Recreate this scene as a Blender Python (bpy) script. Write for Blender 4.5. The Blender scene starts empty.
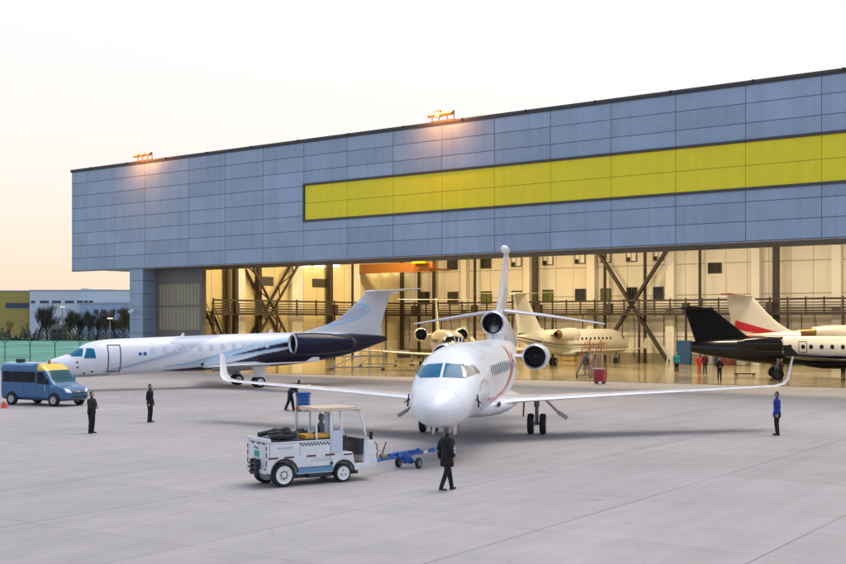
import bpy, bmesh, math, random
import numpy as np
from mathutils import Vector, Matrix
random.seed(7); rnd = random.Random(11)
SC = bpy.context.scene; COL = SC.collection
H = 4.6; F = 1200.0; CX = 423.0; CY = 322.0
PI = math.pi
def gp(x, y, z=0.0):
    """ground-plane (or height z) point seen at photo pixel x, y"""
    Y = (H - z)*F/(y - CY); return Vector(((x-CX)/F*Y, Y, z))
def at(x, Y, z=0.0): return Vector(((x-CX)/F*Y, Y, z))
# ---------------------------------------------------------------- materials
MATS = {}
def mat(name, col=(.5,.5,.5), rough=.5, metal=0., coat=0., emit=None, estr=0., noise=0., nscale=4., bump=0., bscale=30., attr=None, spec=.5, trans=0., alpha=1.):
    if name in MATS: return MATS[name]
    m = bpy.data.materials.new(name); m.use_nodes = True; nt = m.node_tree; N = nt.nodes; L = nt.links
    b = N['Principled BSDF']
    b.inputs['Base Color'].default_value = (*col, 1); b.inputs['Roughness'].default_value = rough
    b.inputs['Metallic'].default_value = metal; b.inputs['Coat Weight'].default_value = coat; b.inputs['Coat Roughness'].default_value = .06
    b.inputs['Specular IOR Level'].default_value = spec; b.inputs['Transmission Weight'].default_value = trans; b.inputs['Alpha'].default_value = alpha
    if emit: b.inputs['Emission Color'].default_value = (*emit, 1); b.inputs['Emission Strength'].default_value = estr
    tc = N.new('ShaderNodeTexCoord')
    src = None
    if attr:
        a = N.new('ShaderNodeAttribute'); a.attribute_name = attr; src = a.outputs['Color']; L.new(src, b.inputs['Base Color'])
    if noise > 0:
        n = N.new('ShaderNodeTexNoise'); n.inputs['Scale'].default_value = nscale; n.inputs['Detail'].default_value = 6; n.inputs['Roughness'].default_value = .65
        L.new(tc.outputs['Object'], n.inputs['Vector'])
        mr = N.new('ShaderNodeMapRange'); mr.inputs['From Min'].default_value = .25; mr.inputs['From Max'].default_value = .75
        mr.inputs['To Min'].default_value = 1-noise; mr.inputs['To Max'].default_value = 1+noise
        L.new(n.outputs['Fac'], mr.inputs['Value'])
        mx = N.new('ShaderNodeMix'); mx.data_type = 'RGBA'; mx.blend_type = 'MULTIPLY'; mx.inputs[0].default_value = 1
        if src: L.new(src, mx.inputs[6])
        else: mx.inputs[6].default_value = (*col, 1)
        L.new(mr.outputs[0], mx.inputs[7]); L.new(mx.outputs[2], b.inputs['Base Color'])
        mr2 = N.new('ShaderNodeMapRange'); mr2.inputs['To Min'].default_value = max(.02, rough-.12); mr2.inputs['To Max'].default_value = min(1, rough+.12)
        L.new(n.outputs['Fac'], mr2.inputs['Value']); L.new(mr2.outputs[0], b.inputs['Roughness'])
    if bump > 0:
        n = N.new('ShaderNodeTexNoise'); n.inputs['Scale'].default_value = bscale; n.inputs['Detail'].default_value = 3
        L.new(tc.outputs['Object'], n.inputs['Vector'])
        bp = N.new('ShaderNodeBump'); bp.inputs['Strength'].default_value = bump; bp.inputs['Distance'].default_value = .02
        L.new(n.outputs['Fac'], bp.inputs['Height']); L.new(bp.outputs[0], b.inputs['Normal'])
    MATS[name] = m; return m
white = mat('white_paint', (.80,.80,.82), .3, coat=.6, noise=.04, nscale=1.5)
liv = mat('aircraft_livery', rough=.33, coat=.3, spec=.4, attr='Col', noise=.035, nscale=1.2)
cream = mat('cream_paint', (.66,.62,.52), .35, coat=.5, noise=.04, nscale=1.5)
wgrey = mat('wing_grey', (.52,.54,.58), .35, coat=.3, noise=.05, nscale=1.5)
metal = mat('bare_metal', (.6,.6,.62), .25, metal=1., noise=.1, nscale=8)
darkm = mat('dark_metal', (.03,.03,.035), .5, noise=.2, nscale=6)
steel = mat('grey_steel', (.25,.25,.26), .5, metal=.5, noise=.2, nscale=6)
brownsteel = mat('brown_steel', (.035,.026,.02), .55, noise=.25, nscale=5)
rubber = mat('rubber', (.018,.018,.02), .75, noise=.2, nscale=14)
black = mat('black_void', (.008,.008,.01), .6)
glassb = mat('cockpit_glass', (.006,.14,.27), .14, coat=0., spec=.3)
glassc = mat('pale_glass', (.35,.28,.2), .08, coat=1.)
cabinwin = mat('cabin_window', (.28,.3,.34), .12, coat=.6)
darkwin = mat('dark_window', (.012,.013,.018), .1, coat=.6)
navy = mat('navy_paint', (.005,.005,.028), .25, coat=.15, spec=.3, noise=.05)
blackp = mat('black_paint', (.010,.010,.013), .28, coat=.25, spec=.35)
redp = mat('red_paint', (.45,.02,.025), .4, coat=.3, noise=.1)
blueeq = mat('blue_equipment', (.015,.09,.38), .42, coat=.2, noise=.15, nscale=6)
orange = mat('orange_paint', (.75,.28,.03), .5, noise=.12)
yellowp = mat('yellow_paint', (.80,.50,.01), .4, coat=.4)
bolt = mat('rusty_bronze', (.28,.16,.06), .35, metal=.8, noise=.2)
# ---------------------------------------------------------------- mesh builder
class MB:
    def __init__(s): s.v=[]; s.f=[]; s.m=[]; s.col=None
    def add(s, vs, fs, mi=0, M=None):
        o=len(s.v)
        s.v += [tuple(M@Vector(p)) for p in vs] if M is not None else [tuple(p) for p in vs]
        s.f += [tuple(i+o for i in f) for f in fs]; s.m += [mi]*len(fs); return s
    def box(s, x0,x1,y0,y1,z0,z1, mi=0, M=None):
        return s.add([(x0,y0,z0),(x1,y0,z0),(x1,y1,z0),(x0,y1,z0),(x0,y0,z1),(x1,y0,z1),(x1,y1,z1),(x0,y1,z1)],
            [(0,3,2,1),(4,5,6,7),(0,1,5,4),(1,2,6,5),(2,3,7,6),(3,0,4,7)], mi, M)
    def hexa(s, p, mi=0, M=None):
        return s.add(p, [(0,3,2,1),(4,5,6,7),(0,1,5,4),(1,2,6,5),(2,3,7,6),(3,0,4,7)], mi, M)
    def rings(s, R, cap=True, mi=0, M=None, closed=True):
        n=len(R[0]); vs=[p for r in R for p in r]; fs=[]
        for i in range(len(R)-1):
            for j in range(n if closed else n-1):
                k=(j+1)%n; fs.append((i*n+j, i*n+k, (i+1)*n+k, (i+1)*n+j))
        if cap: fs.append(tuple(range(n-1,-1,-1))); fs.append(tuple((len(R)-1)*n+j for j in range(n)))
        return s.add(vs, fs, mi, M)
    def tube(s, pts, rad, n=8, mi=0, cap=True, M=None):
        pts=[Vector(p) for p in pts]; rad = rad if isinstance(rad,(list,tuple)) else [rad]*len(pts); R=[]
        up=None
        for i,p in enumerate(pts):
            d=(pts[min(i+1,len(pts)-1)]-pts[max(i-1,0)]).normalized()
            if up is None: up = Vector((0,0,1)) if abs(d.z)<.9 else Vector((1,0,0))
            a=d.cross(up).normalized(); b=a.cross(d).normalized(); up=b
            R.append([p+(a*math.cos(2*PI*j/n)+b*math.sin(2*PI*j/n))*rad[i] for j in range(n)])
        return s.rings(R, cap, mi, M)
    def bar(s, p0, p1, w, h=None, mi=0, M=None):
        h=h or w; p0=Vector(p0); p1=Vector(p1); d=(p1-p0).normalized()
        up=Vector((0,0,1)) if abs(d.z)<.95 else Vector((0,1,0))
        a=d.cross(up).normalized()*w/2; b=a.cross(d).normalized()*h/2
        return s.rings([[p-a-b,p+a-b,p+a+b,p-a+b] for p in (p0,p1)], True, mi, M)
    def lathe(s, prof, c, axis='x', n=24, mi=0, cap=False, M=None):
        R=[]
        for (a,r) in prof:
            ring=[]
            for j in range(n):
                t=2*PI*j/n; u,w=r*math.cos(t), r*math.sin(t)
                if axis=='x': ring.append((c[0]+a,c[1]+u,c[2]+w))
                elif axis=='y': ring.append((c[0]+w,c[1]+a,c[2]+u))
                else: ring.append((c[0]+u,c[1]+w,c[2]+a))
            R.append(ring)
        return s.rings(R, cap, mi, M)
    def ell(s, c, r, mi=0, n=14, m=9, M=None):
        R=[]
        for i in range(1,m):
            t=PI*i/m; R.append([(c[0]+r[0]*math.sin(t)*math.cos(2*PI*j/n), c[1]+r[1]*math.sin(t)*math.sin(2*PI*j/n), c[2]-r[2]*math.cos(t)) for j in range(n)])
        return s.rings(R, True, mi, M)
    def build(s, name, mats, parent=None, smooth=True, ang=35, bevel=0, recalc=True):
        me=bpy.data.meshes.new(name); me.from_pydata(s.v, [], s.f)
        for m in (mats if isinstance(mats,(list,tuple)) else [mats]): me.materials.append(m)
        me.polygons.foreach_set('material_index', s.m)
        if s.col is not None:
            ca=me.color_attributes.new('Col','FLOAT_COLOR','POINT'); ca.data.foreach_set('color', np.array(s.col,dtype=np.float32).ravel())
        if recalc:
            bm=bmesh.new(); bm.from_mesh(me); bmesh.ops.recalc_face_normals(bm, faces=bm.faces); bm.to_mesh(me); bm.free()
        if smooth:
            me.shade_smooth(); me.set_sharp_from_angle(angle=math.radians(ang))
        o=bpy.data.objects.new(name, me); COL.objects.link(o)
        if parent: o.parent=parent
        if bevel:
            b=o.modifiers.new('bevel','BEVEL'); b.width=bevel; b.segments=2; b.limit_method='ANGLE'
        return o
def tag(o, label=None, cat=None, group=None, kind=None):
    if label: o['label']=label
    if cat: o['category']=cat
    if group: o['group']=group
    if kind: o['kind']=kind
    return o
def thing(name, label, cat, loc=(0,0,0), rz=0, group=None):
    o=bpy.data.objects.new(name,None); COL.objects.link(o); o.location=loc; o.rotation_euler=(0,0,rz); o.empty_display_size=.3
    return tag(o,label,cat,group)
def copy_tree(o, parent=None):
    c=o.copy(); COL.objects.link(c)
    if parent: c.parent=parent
    for ch in list(o.children): copy_tree(ch,c)
    return c
def evald(o):
    """bake the modifiers of o into its mesh"""
    dg=bpy.context.evaluated_depsgraph_get(); dg.update()
    me=bpy.data.meshes.new_from_object(o.evaluated_get(dg)); o.modifiers.clear(); o.data=me; return o
def cut(o, cutter):
    c=cutter.build('cutter',black,o.parent,smooth=False)
    b=o.modifiers.new('b','BOOLEAN'); b.operation='DIFFERENCE'; b.object=c; b.solver='EXACT'
    evald(o); bpy.data.objects.remove(c)
    return o
def pchip(xs, ys):
    xs=np.array(xs,float); ys=np.array(ys,float); h=np.diff(xs); d=np.diff(ys)/h; n=len(xs); m=np.zeros(n)
    m[0]=d[0]; m[-1]=d[-1]
    for i in range(1,n-1):
        if d[i-1]*d[i]>0: w1=2*h[i]+h[i-1]; w2=h[i]+2*h[i-1]; m[i]=(w1+w2)/(w1/d[i-1]+w2/d[i])
    def f(x):
        x=min(max(x,xs[0]),xs[-1]); i=min(int(np.searchsorted(xs,x,side='right'))-1,n-2); i=max(i,0); t=(x-xs[i])/h[i]
        return (2*t**3-3*t*t+1)*ys[i]+(t**3-2*t*t+t)*h[i]*m[i]+(-2*t**3+3*t*t)*ys[i+1]+(t**3-t*t)*h[i]*m[i+1]
    return f
class Body:
    """a lofted hull: rows of (x, half width, top z, bottom z); superellipse exponent e"""
    def __init__(s, rows, e=2., shear=0., sx0=0.):
        q=[math.sqrt(r[0]) for r in rows]; s.L=rows[-1][0]; s.e=e; s.sh=shear; s.sx0=sx0
        s.w=pchip(q,[r[1] for r in rows]); s.t=pchip(q,[r[2] for r in rows]); s.b=pchip(q,[r[3] for r in rows])
    def S(s,x):
        q=math.sqrt(max(x,0)); w=max(s.w(q),1e-4); t=s.t(q); b=s.b(q); k=s.sh*(x-s.sx0); return w,(t+b)/2+k,max((t-b)/2,1e-4)
    def pt(s,x,phi):
        w,c,h=s.S(x); e=2/s.e; sn,cs=math.sin(phi),math.cos(phi)
        return (x, w*math.copysign(abs(sn)**e,sn), c+h*math.copysign(abs(cs)**e,cs))
    def side(s,x,z,sg,off=.008):
        w,c,h=s.S(x); r=min(abs(z-c)/h,.999); return (x, sg*(w*(1-r**s.e)**(1/s.e)+off), z)
    def front(s,y,z,off=.01):
        a,b=0,s.L*.45
        for _ in range(40):
            m=(a+b)/2; w,c,h=s.S(m)
            if (abs(y)/w)**s.e+(abs(z-c)/h)**s.e<=1: b=m
            else: a=m
        return (b-off,y,z)
    def mesh(s, nx=200, na=48, colf=None, x1=None, x0=0.0005):
        mb=MB(); x1=x1 or s.L; R=[]
        nn=nx//5; xs=[x0+(x1*.12-x0)*(i/nn)**2 for i in range(nn)]+[x1*.12+x1*.88*i/(nx-nn) for i in range(nx-nn+1)]
        for x in xs: R.append([s.pt(x,2*PI*j/na) for j in range(na)])
        mb.rings(R)
        if colf: mb.col=colf(mb.v)
        return mb
    def patch(s, mb, c4, how, sg=1, n=8, off=.008, mi=0):
        """quad patch laid on the hull; corners (u,z): u=x for 'side', u=y for 'front'"""
        vs=[]
        for i in range(n+1):
            for j in range(n+1):
                a,b=i/n,j/n
                u=(c4[0][0]*(1-a)+c4[1][0]*a)*(1-b)+(c4[3][0]*(1-a)+c4[2][0]*a)*b
                z=(c4[0][1]*(1-a)+c4[1][1]*a)*(1-b)+(c4[3][1]*(1-a)+c4[2][1]*a)*b
                vs.append(s.side(u,z,sg,off) if how=='side' else s.front(u,z,off))
        mb.add(vs,[(i*(n+1)+j,(i+1)*(n+1)+j,(i+1)*(n+1)+j+1,i*(n+1)+j+1) for i in range(n) for j in range(n)],mi); return mb
    def oval(s, mb, x, z, rx, rz, sg, off=.008, mi=0, e=3., n=14):
        pts=[]
        for r in (1.,.6):
            for j in range(n):
                t=2*PI*j/n; cx,cz=math.cos(t),math.sin(t)
                pts.append(s.side(x+r*rx*math.copysign(abs(cx)**(2/e),cx), z+r*rz*math.copysign(abs(cz)**(2/e),cz), sg, off))
        mb.add(pts,[(j,(j+1)%n,n+(j+1)%n,n+j) for j in range(n)]+[tuple(n+j for j in range(n))],mi)
def airfoil(le, chord, tc, tdir, n=9):
    """closed ring round a section: le point, chord along +x, thickness along tdir"""
    le=Vector(le); td=Vector(tdir).normalized(); up=[];lo=[]
    for i in range(n+1):
        u=(1-math.cos(PI*i/n))/2; th=tc*chord*5*(.2969*math.sqrt(u)-.126*u-.3516*u*u+.2843*u**3-.1036*u**4)*.5*2/1.0
        up.append(le+Vector((u*chord,0,0))+td*th*.6); lo.append(le+Vector((u*chord,0,0))-td*th*.4)
    return up+lo[-2:0:-1]
def surf(secs, sg=1, mb=None):
    mb=mb or MB()
    mb.rings([[ (p.x,sg*p.y,p.z) for p in airfoil((x,y,z),c,t,td)] for (x,y,z,c,t,td) in secs]); return mb
def inpoly(x,y,P):
    c=False; j=len(P)-1
    for i in range(len(P)):
        if (P[i][1]>y)!=(P[j][1]>y) and x<(P[j][0]-P[i][0])*(y-P[i][1])/(P[j][1]-P[i][1])+P[i][0]: c=not c
        j=i
    return c
def smoothpoly(P,closed,k=4):
    n=len(P); out=[]
    rng_=range(n if closed else n-1)
    for i in rng_:
        p0,p1,p2,p3=[P[(i+j)%n] if closed else P[min(max(i+j,0),n-1)] for j in (-1,0,1,2)]
        for q in range(k):
            t=q/k; out.append(tuple(.5*(2*b+(c-a)*t+(2*a-5*b+4*c-d)*t*t+(3*b-a-3*c+d)*t**3) for a,b,c,d in zip(p0,p1,p2,p3)))
    if not closed: out.append(P[-1])
    return out
def livery(V, base, layers, soft=.035):
    """layers: ('poly', pts, colour) / ('line', pts, halfwidth, colour) / ('fn', f(x,z)->signed metres inside, colour)"""
    V=np.array(V); x=V[:,0]; z=V[:,2]; C=np.tile(np.array(base,float),(len(V),1))
    for l in layers:
        if l[0]=='fn': sd=l[1](x,z,V[:,1]); col=l[2]
        else:
            closed=l[0]=='poly'; P=smoothpoly(l[1],closed) if not (len(l)>4) else l[1]
            Q=P+[P[0]] if closed else P; d=np.full(len(x),9.); ins=np.zeros(len(x),bool)
            for a,b in zip(Q[:-1],Q[1:]):
                dx,dz=b[0]-a[0],b[1]-a[1]; t=np.clip(((x-a[0])*dx+(z-a[1])*dz)/(dx*dx+dz*dz+1e-12),0,1)
                d=np.minimum(d,np.hypot(x-a[0]-t*dx,z-a[1]-t*dz))
                if closed and abs(dz)>1e-9: ins^=((a[1]>z)!=(b[1]>z))&(x<dx*(z-a[1])/dz+a[0])
            if closed: sd=np.where(ins,d,-d); col=l[2]
            else: sd=l[2]-d; col=l[3]
        m=np.clip(.5+sd/(2*soft),0,1)[:,None]; C=C*(1-m)+np.array(col,float)*m
    return np.hstack([C,np.ones((len(V),1))])
def dpoly(x,z,P):
    best=9; 
    for (a,b) in zip(P[:-1],P[1:]):
        dx,dz=b[0]-a[0],b[1]-a[1]; t=max(0,min(1,((x-a[0])*dx+(z-a[1])*dz)/(dx*dx+dz*dz)))
        best=min(best,math.hypot(x-a[0]-t*dx,z-a[1]-t*dz))
    return best
def wheel(parent, c, r, w, hub=metal, name='wheel', axis='y', rf=.62):
    mb=MB(); p=[(-w*.28,r*rf),(-w/2,r*rf),(-w/2,r*.9),(-w*.36,r*.985),(0,r),(w*.36,r*.985),(w/2,r*.9),(w/2,r*rf),(w*.28,r*rf)]
    mb.lathe(p,c,axis,28,0,cap=True); o=mb.build(name,rubber,parent,ang=50)
    h=MB(); 
    for q in (-1,1): h.lathe([(q*w*.30,r*(rf-.02)),(q*w*.53,r*(rf-.02)),(q*w*.53,r*(rf-.1)),(q*w*.44,r*(rf-.16)),(q*w*.44,r*.2),(q*w*.55,r*.16),(q*w*.55,.002)],c,axis,20)
    h.build('rim',hub,o); return o
def gear(parent, x, y, ztop, r, w, twin=.45, name='landing_gear', tandem=0, strutx=0., hub=metal, door=None, dmat=white):
    s=MB(); s.tube([(x+strutx,y,ztop),(x,y,r)],.075,10); s.tube([(x+strutx,y,ztop),(x+strutx*.5,y,(ztop+r)/2+.1)],.11,10)
    s.tube([(x-.35,y,ztop),(x,y,r+.35)],.04,8); s.tube([(x,y-twin/2,r),(x,y+twin/2,r)],.06,8)
    s.bar((x+.1,y,r+.65),(x+.26,y,r+.35),.05,.09); s.bar((x+.26,y,r+.35),(x+.06,y,r+.08),.05,.09)
    o=s.build(name,steel,parent)
    for q in ((-1,1) if twin else (0,)): wheel(o,(x,y+q*twin/2,r),r,w,hub)
    if door: d=MB(); d.hexa([Vector(p) for p in door]); d.build('gear_door',dmat,o,smooth=False)
    return o
def nacelle(parent, x0, y, z, L, r, m, exh=metal, lip=metal, name='engine', back=.55):
    o=MB(); o.lathe([(.10,r*.80),(.04,r*.84),(.0,r*.90),(.05,r*.97),(.22,r*1.04),(L*.35,r*1.08),(L*.65,r*1.0),(L*.9,r*.82),(L,r*.72),(L-.05,r*.66)],(x0,y,z),'x',36)
    n=o.build(name,m,parent,ang=60)
    a=MB(); a.lathe([(.14,r*.765),(.10,r*.79),(.03,r*.825),(-.012,r*.895),(.012,r*.955),(.09,r*1.005)],(x0,y,z),'x',36); a.build('intake_lip',lip,n,ang=70)
    d=MB(); d.lathe([(.12,r*.80),(.9,r*.70),(.9,.001)],(x0,y,z),'x',30); d.build('intake_duct',black,n)
    f=MB(); f.lathe([(.35,.001),(.45,r*.1),(.62,r*.22),(.8,r*.25)],(x0,y,z),'x',16)
    for k in range(18):
        t=2*PI*k/18; ca,sa=math.cos(t),math.sin(t)
        f.add([(x0+.72,y+ca*r*.22-sa*.02,z+sa*r*.22+ca*.02),(x0+.72,y+ca*r*.69-sa*.06,z+sa*r*.69+ca*.06),(x0+.84,y+ca*r*.69+sa*.05,z+sa*r*.69-ca*.05),(x0+.80,y+ca*r*.22+sa*.02,z+sa*r*.22-ca*.02)],[(0,1,2,3)])
    f.build('fan',steel,n)
    e=MB(); e.lathe([(L-.35,r*.70),(L+back*.5,r*.55),(L+back,r*.46),(L+back-.02,r*.42),(L,r*.40),(L-.01,.002)],(x0,y,z),'x',28,0); e.build('exhaust_nozzle',exh,n,ang=60)
    c=MB(); c.lathe([(L,.3*r),(L+back*.7,r*.12),(L+back,.002)],(x0,y,z),'x',16); c.build('exhaust_cone',darkm,n)
    return n
# ================================================================= FALCON-LIKE TRIJET (centre)
def trijet():
    a=math.radians(90-10.1); gx,gy=2.46,49.7
    o=(gx-12.5*math.cos(a), gy-12.5*math.sin(a),0)
    R=thing('private_jet','white three-engined jet with red side lines facing camera, nose behind the man in black','private jet',o,a)
    B=Body([(0,.0,1.82,1.80),(.12,.26,2.03,1.58),(.4,.5,2.24,1.38),(.9,.77,2.47,1.24),(1.5,.96,2.66,1.18),(1.8,1.03,2.78,1.17),(2.15,1.09,3.02,1.16),(2.6,1.15,3.28,1.16),(3.2,1.20,3.52,1.15),(4.2,1.25,3.74,1.15),(5.5,1.27,3.82,1.15),(9,1.27,3.84,1.15),(13.5,1.25,3.84,1.18),(16,1.1,3.84,1.5),(18.5,.85,3.86,1.95),(21,.55,3.82,2.6),(23.0,.25,3.6,3.05)])
    A1=[(2.7,2.33),(3.1,2.55),(3.6,2.62),(4.3,2.42),(4.9,2.08),(5.6,1.84)]; A2=[(5.4,1.85),(8,1.72),(10,1.95),(11.6,2.5),(12.6,3.1),(13.4,3.5)]; A3=[(7,1.60),(9.5,1.72),(11.2,2.1),(12.6,2.7),(14,3.25)]
    def cf(V):
        w=lambda a,b: a
        return livery(V,(.80,.805,.82),[('line',[(3.9,2.25),(5,1.6),(7,1.35),(9,1.4)],.02,(.45,.3,.4)),('line',A1,.022,(.42,.005,.04)),
            ('line',A2[:2],.06,(.6,.04,.05)),('line',A2[1:3],.11,(.6,.04,.05)),('line',A2[2:],.15,(.52,.02,.03)),('line',A3[:2],.05,(.5,.02,.03)),('line',A3[1:],.11,(.40,.01,.02))]+[('fn',lambda x,z,y,x0=x0:.012-abs(x-x0),(.46,.47,.50)) for x0 in (3.85,6.5,8.3,10.4,12.6,14.4)]+[('line',[(4.15,1.75),(4.15,3.35),(4.95,3.35),(4.95,1.75),(4.15,1.75)],.008,(.4,.41,.44),0)],.03)
    B.mesh(560,96,cf).build('fuselage',liv,R,ang=60)
    # radome seam
    s=MB(); s.rings([[B.pt(x,2*PI*j/48) for j in range(48)] for x in (1.02,1.03)],cap=False)
    for i,v in enumerate(s.v): s.v[i]=(v[0],v[1]*1.004,(v[2]-1.9)*1.004+1.9)
    s.build('radome_seam',wgrey,R)
    # windscreens: front view coordinates
    for sg in (-1,1):
        m=MB(); B.patch(m,[(sg*.045,2.80),(sg*.80,2.76),(sg*.62,3.19),(sg*.045,3.24)],'front',n=14,off=.012); m.build('windscreen',glassb,R,ang=80)
        m=MB(); B.patch(m,[(2.12,2.78),(2.95,2.88),(2.86,3.15),(2.40,3.17)],'side',sg,10,.012); m.build('side_window',glassc if sg<0 else glassb,R,ang=80)
        m=MB(); B.patch(m,[(3.02,2.86),(3.38,2.90),(3.22,3.17),(2.95,3.15)],'side',sg,8,.012); m.build('side_window',glassc if sg<0 else glassb,R,ang=80)
        for k in range(14):
            m=MB(); B.oval(m,5.6+k*.62,2.86,.15,.21,sg,.01); m.build('cabin_window',cabinwin,R,ang=80)
        # pitot probes / vane
        m=MB(); p=B.side(2.3,2.05,sg,.0); q=(2.15,p[1]+sg*.16,1.95); m.tube([p,q,(2.0,q[1]+sg*.01,q[2])],[.03,.022,.012],8)
        m.tube([(2.25,p[1]+sg*.04,2.22),(2.22,p[1]+sg*.08,1.80)],[.022,.035],8); m.build('air_probe',darkm,R)
        m=MB(); m.add([B.side(4.6+dx,2.08+dz,sg,.01) for dx,dz in ((0,0),(.12,0),(.12,.06),(0,.06))],[(0,1,2,3)]); m.build('static_port',steel,R)
        # root fairing vent
        # wing
        secs=[(7.6,.9,1.50,5.0,.12,(0,0,1)),(9.0,1.7,1.55,4.1,.12,(0,0,1)),(11.6,5.2,1.66,2.7,.11,(0,0,1)),(15.0,11.0,1.84,1.55,.10,(0,0,1)),(15.6,12.1,1.88,1.32,.1,(0,-.1,1)),(15.85,12.45,1.96,1.18,.1,(0,-.6,1)),(16.1,12.66,2.16,1.02,.1,(0,-1,.35)),(16.9,12.95,3.10,.55,.09,(0,-1,.25))]
        w=surf(secs,sg); w.build('wing',white if sg<0 else white,R,ang=50)
        le=MB(); 
        for i in range(4):
            a0,a1=secs[i],secs[i+1]
        le.rings([[(x-.02,sg*y,z-.06),(x+.10,sg*y,z+.105*t*c/.3-.0),(x+.34,sg*y,z+.075*c**.5*1.05),(x+.10,sg*y,z-.02)] for (x,y,z,c,t,d) in secs[1:4]])
        for k in range(3):
            t=(k+.7)/4; x=13.0+t*4; y=2.6+t*9; fm=MB(); fm.ell((x+1.2,sg*y,1.42+t*.26),(1.0*(1.2-t),.09,.11)); fm.build('flap_fairing',white,R)
        # tailplane
        w=surf([(19.9,.1,5.12,2.3,.17,(0,0,1)),(20.9,2.0,4.90,1.8,.17,(0,0,1)),(22.4,4.75,4.50,1.05,.14,(0,0,1))],sg); w.build('tailplane',wgrey,R,ang=50)
        nacelle(R,14.6,sg*1.98,3.1,2.9,.54,white)
        m=MB(); m.rings([airfoil((15.2,sg*y,3.1+ (.02 if y<1.2 else 0)),2.4,.12,(0,0,1)) for y in (.85,1.62)]); m.build('engine_pylon',white,R)
        gear(R,12.5,sg*2.25,1.6,.42,.24,.5,door=None); m=MB(); m.bar((12.3,sg*2.6,1.45),(12.3,sg*3.15,.9),.35,.07); m.bar((12.3,sg*3.12,.93),(12.3,sg*3.5,.68),.35,.14); m.build('gear_door',mat('door_tan',(.5,.46,.42),.45),R,smooth=False,bevel=.02)
        m=MB(); m.tube([(12.3,sg*1.75,1.35),(12.2,sg*1.72,.72)],.035,6); m.build('warning_streamer',redp,R)
    # belly fairing
    f=MB(); f.rings([[ (x,hw*math.cos(2*PI*j/24),zc+hh*math.sin(2*PI*j/24)) for j in range(24)] for x,hw,hh,zc in ((7.0,.3,.1,1.3),(7.8,1.2,.38,1.4),(9,1.62,.5,1.42),(13,1.6,.5,1.42),(15,1.0,.35,1.5),(16.5,.3,.1,1.7))]); f.build('belly_fairing',white,R,ang=60)
    for sg in (-1,1):
        f=MB(); f.ell((7.9,sg*1.22,1.52),(.32,.06,.10)); f.build('ram_air_inlet',darkm,R)
    # centre engine: intake, S duct body, fairing
    n=nacelle(R,16.0,0,4.55,1.2,.53,white,name='centre_engine',back=.1)
    c=MB(); c.rings([[ (x,r*math.cos(2*PI*j/28),z+r*1.03*math.sin(2*PI*j/28)) for j in range(28)] for x,r,z in ((16.5,.545,4.55),(17.5,.56,4.45),(19,.56,4.2),(20.5,.54,3.95),(22,.5,3.75),(23.1,.42,3.62),(23.4,.36,3.6),(23.38,.002,3.6))],cap=False); c.build('engine_fairing',white,R,ang=60)
    f=MB(); f.rings([[ (x-.4*(z-3.2),w*math.cos(t),z) if False else (x+ (l*math.cos(t)), w*math.sin(t), z) for t in [2*PI*j/20 for j in range(20)]] for z,x,l,w in ((3.4,18.2,2.5,.50),(3.8,18.2,2.2,.42),(4.15,18.3,1.95,.42),(4.5,18.4,1.7,.46))]); f.build('duct_fairing',white,R,ang=60)
    fin=MB(); fin.rings([airfoil((x,0,z),c,t,(0,1,0)) for x,z,c,t in ((16.6,4.7,5.2,.075),(17.6,5.2,4.4,.085),(19.0,6.2,3.5,.085),(20.9,8.0,2.1,.09))]); fin.build('fin',white,R,ang=50)
    b=MB(); b.lathe([(0,.002),(.05,.1),(.25,.19),(.6,.2),(1.4,.17),(2.3,.06),(2.4,.002)],(20.55,0,8.12),'x',20); b.build('fin_tip_pod',white,R)
    st=MB(); st.box(20.4,21.0,-.172,.172,6.3,6.9) ; 
    ng=gear(R,3.0,0,1.3,.32,.19,.36,name='nose_gear')
    for sg in (-1,1): m=MB(); m.box(2.3,2.8,sg*.36-.015,sg*.36+.015,.88,1.25); m.build('nose_gear_door',white,ng,smooth=False)
    m=MB(); m.lathe([(-.02,.07),(0,.07),(0,.002)],(2.95,0,.95),'x',12); m.build('taxi_light',metal,ng)
    an=MB(); an.add([(5.5,0,3.82),(6.0,0,3.82),(5.95,0,4.1),(5.75,0,4.1)],[(0,1,2,3)]); an.rings([[(x,y,z) for y in (-.015,.015)]+[(x+.1,0.015,z),(x+.1,-.015,z)] for x,z in ((6.5,3.8),(6.6,4.05))]); an.build('antenna',white,R)
    # pilot-side streamers below nose
    m=MB(); m.tube([(2.4,-.5,1.22),(2.38,-.5,.85)],.018,6); m.build('warning_streamer',redp,R)
    return R
trijet()
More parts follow.
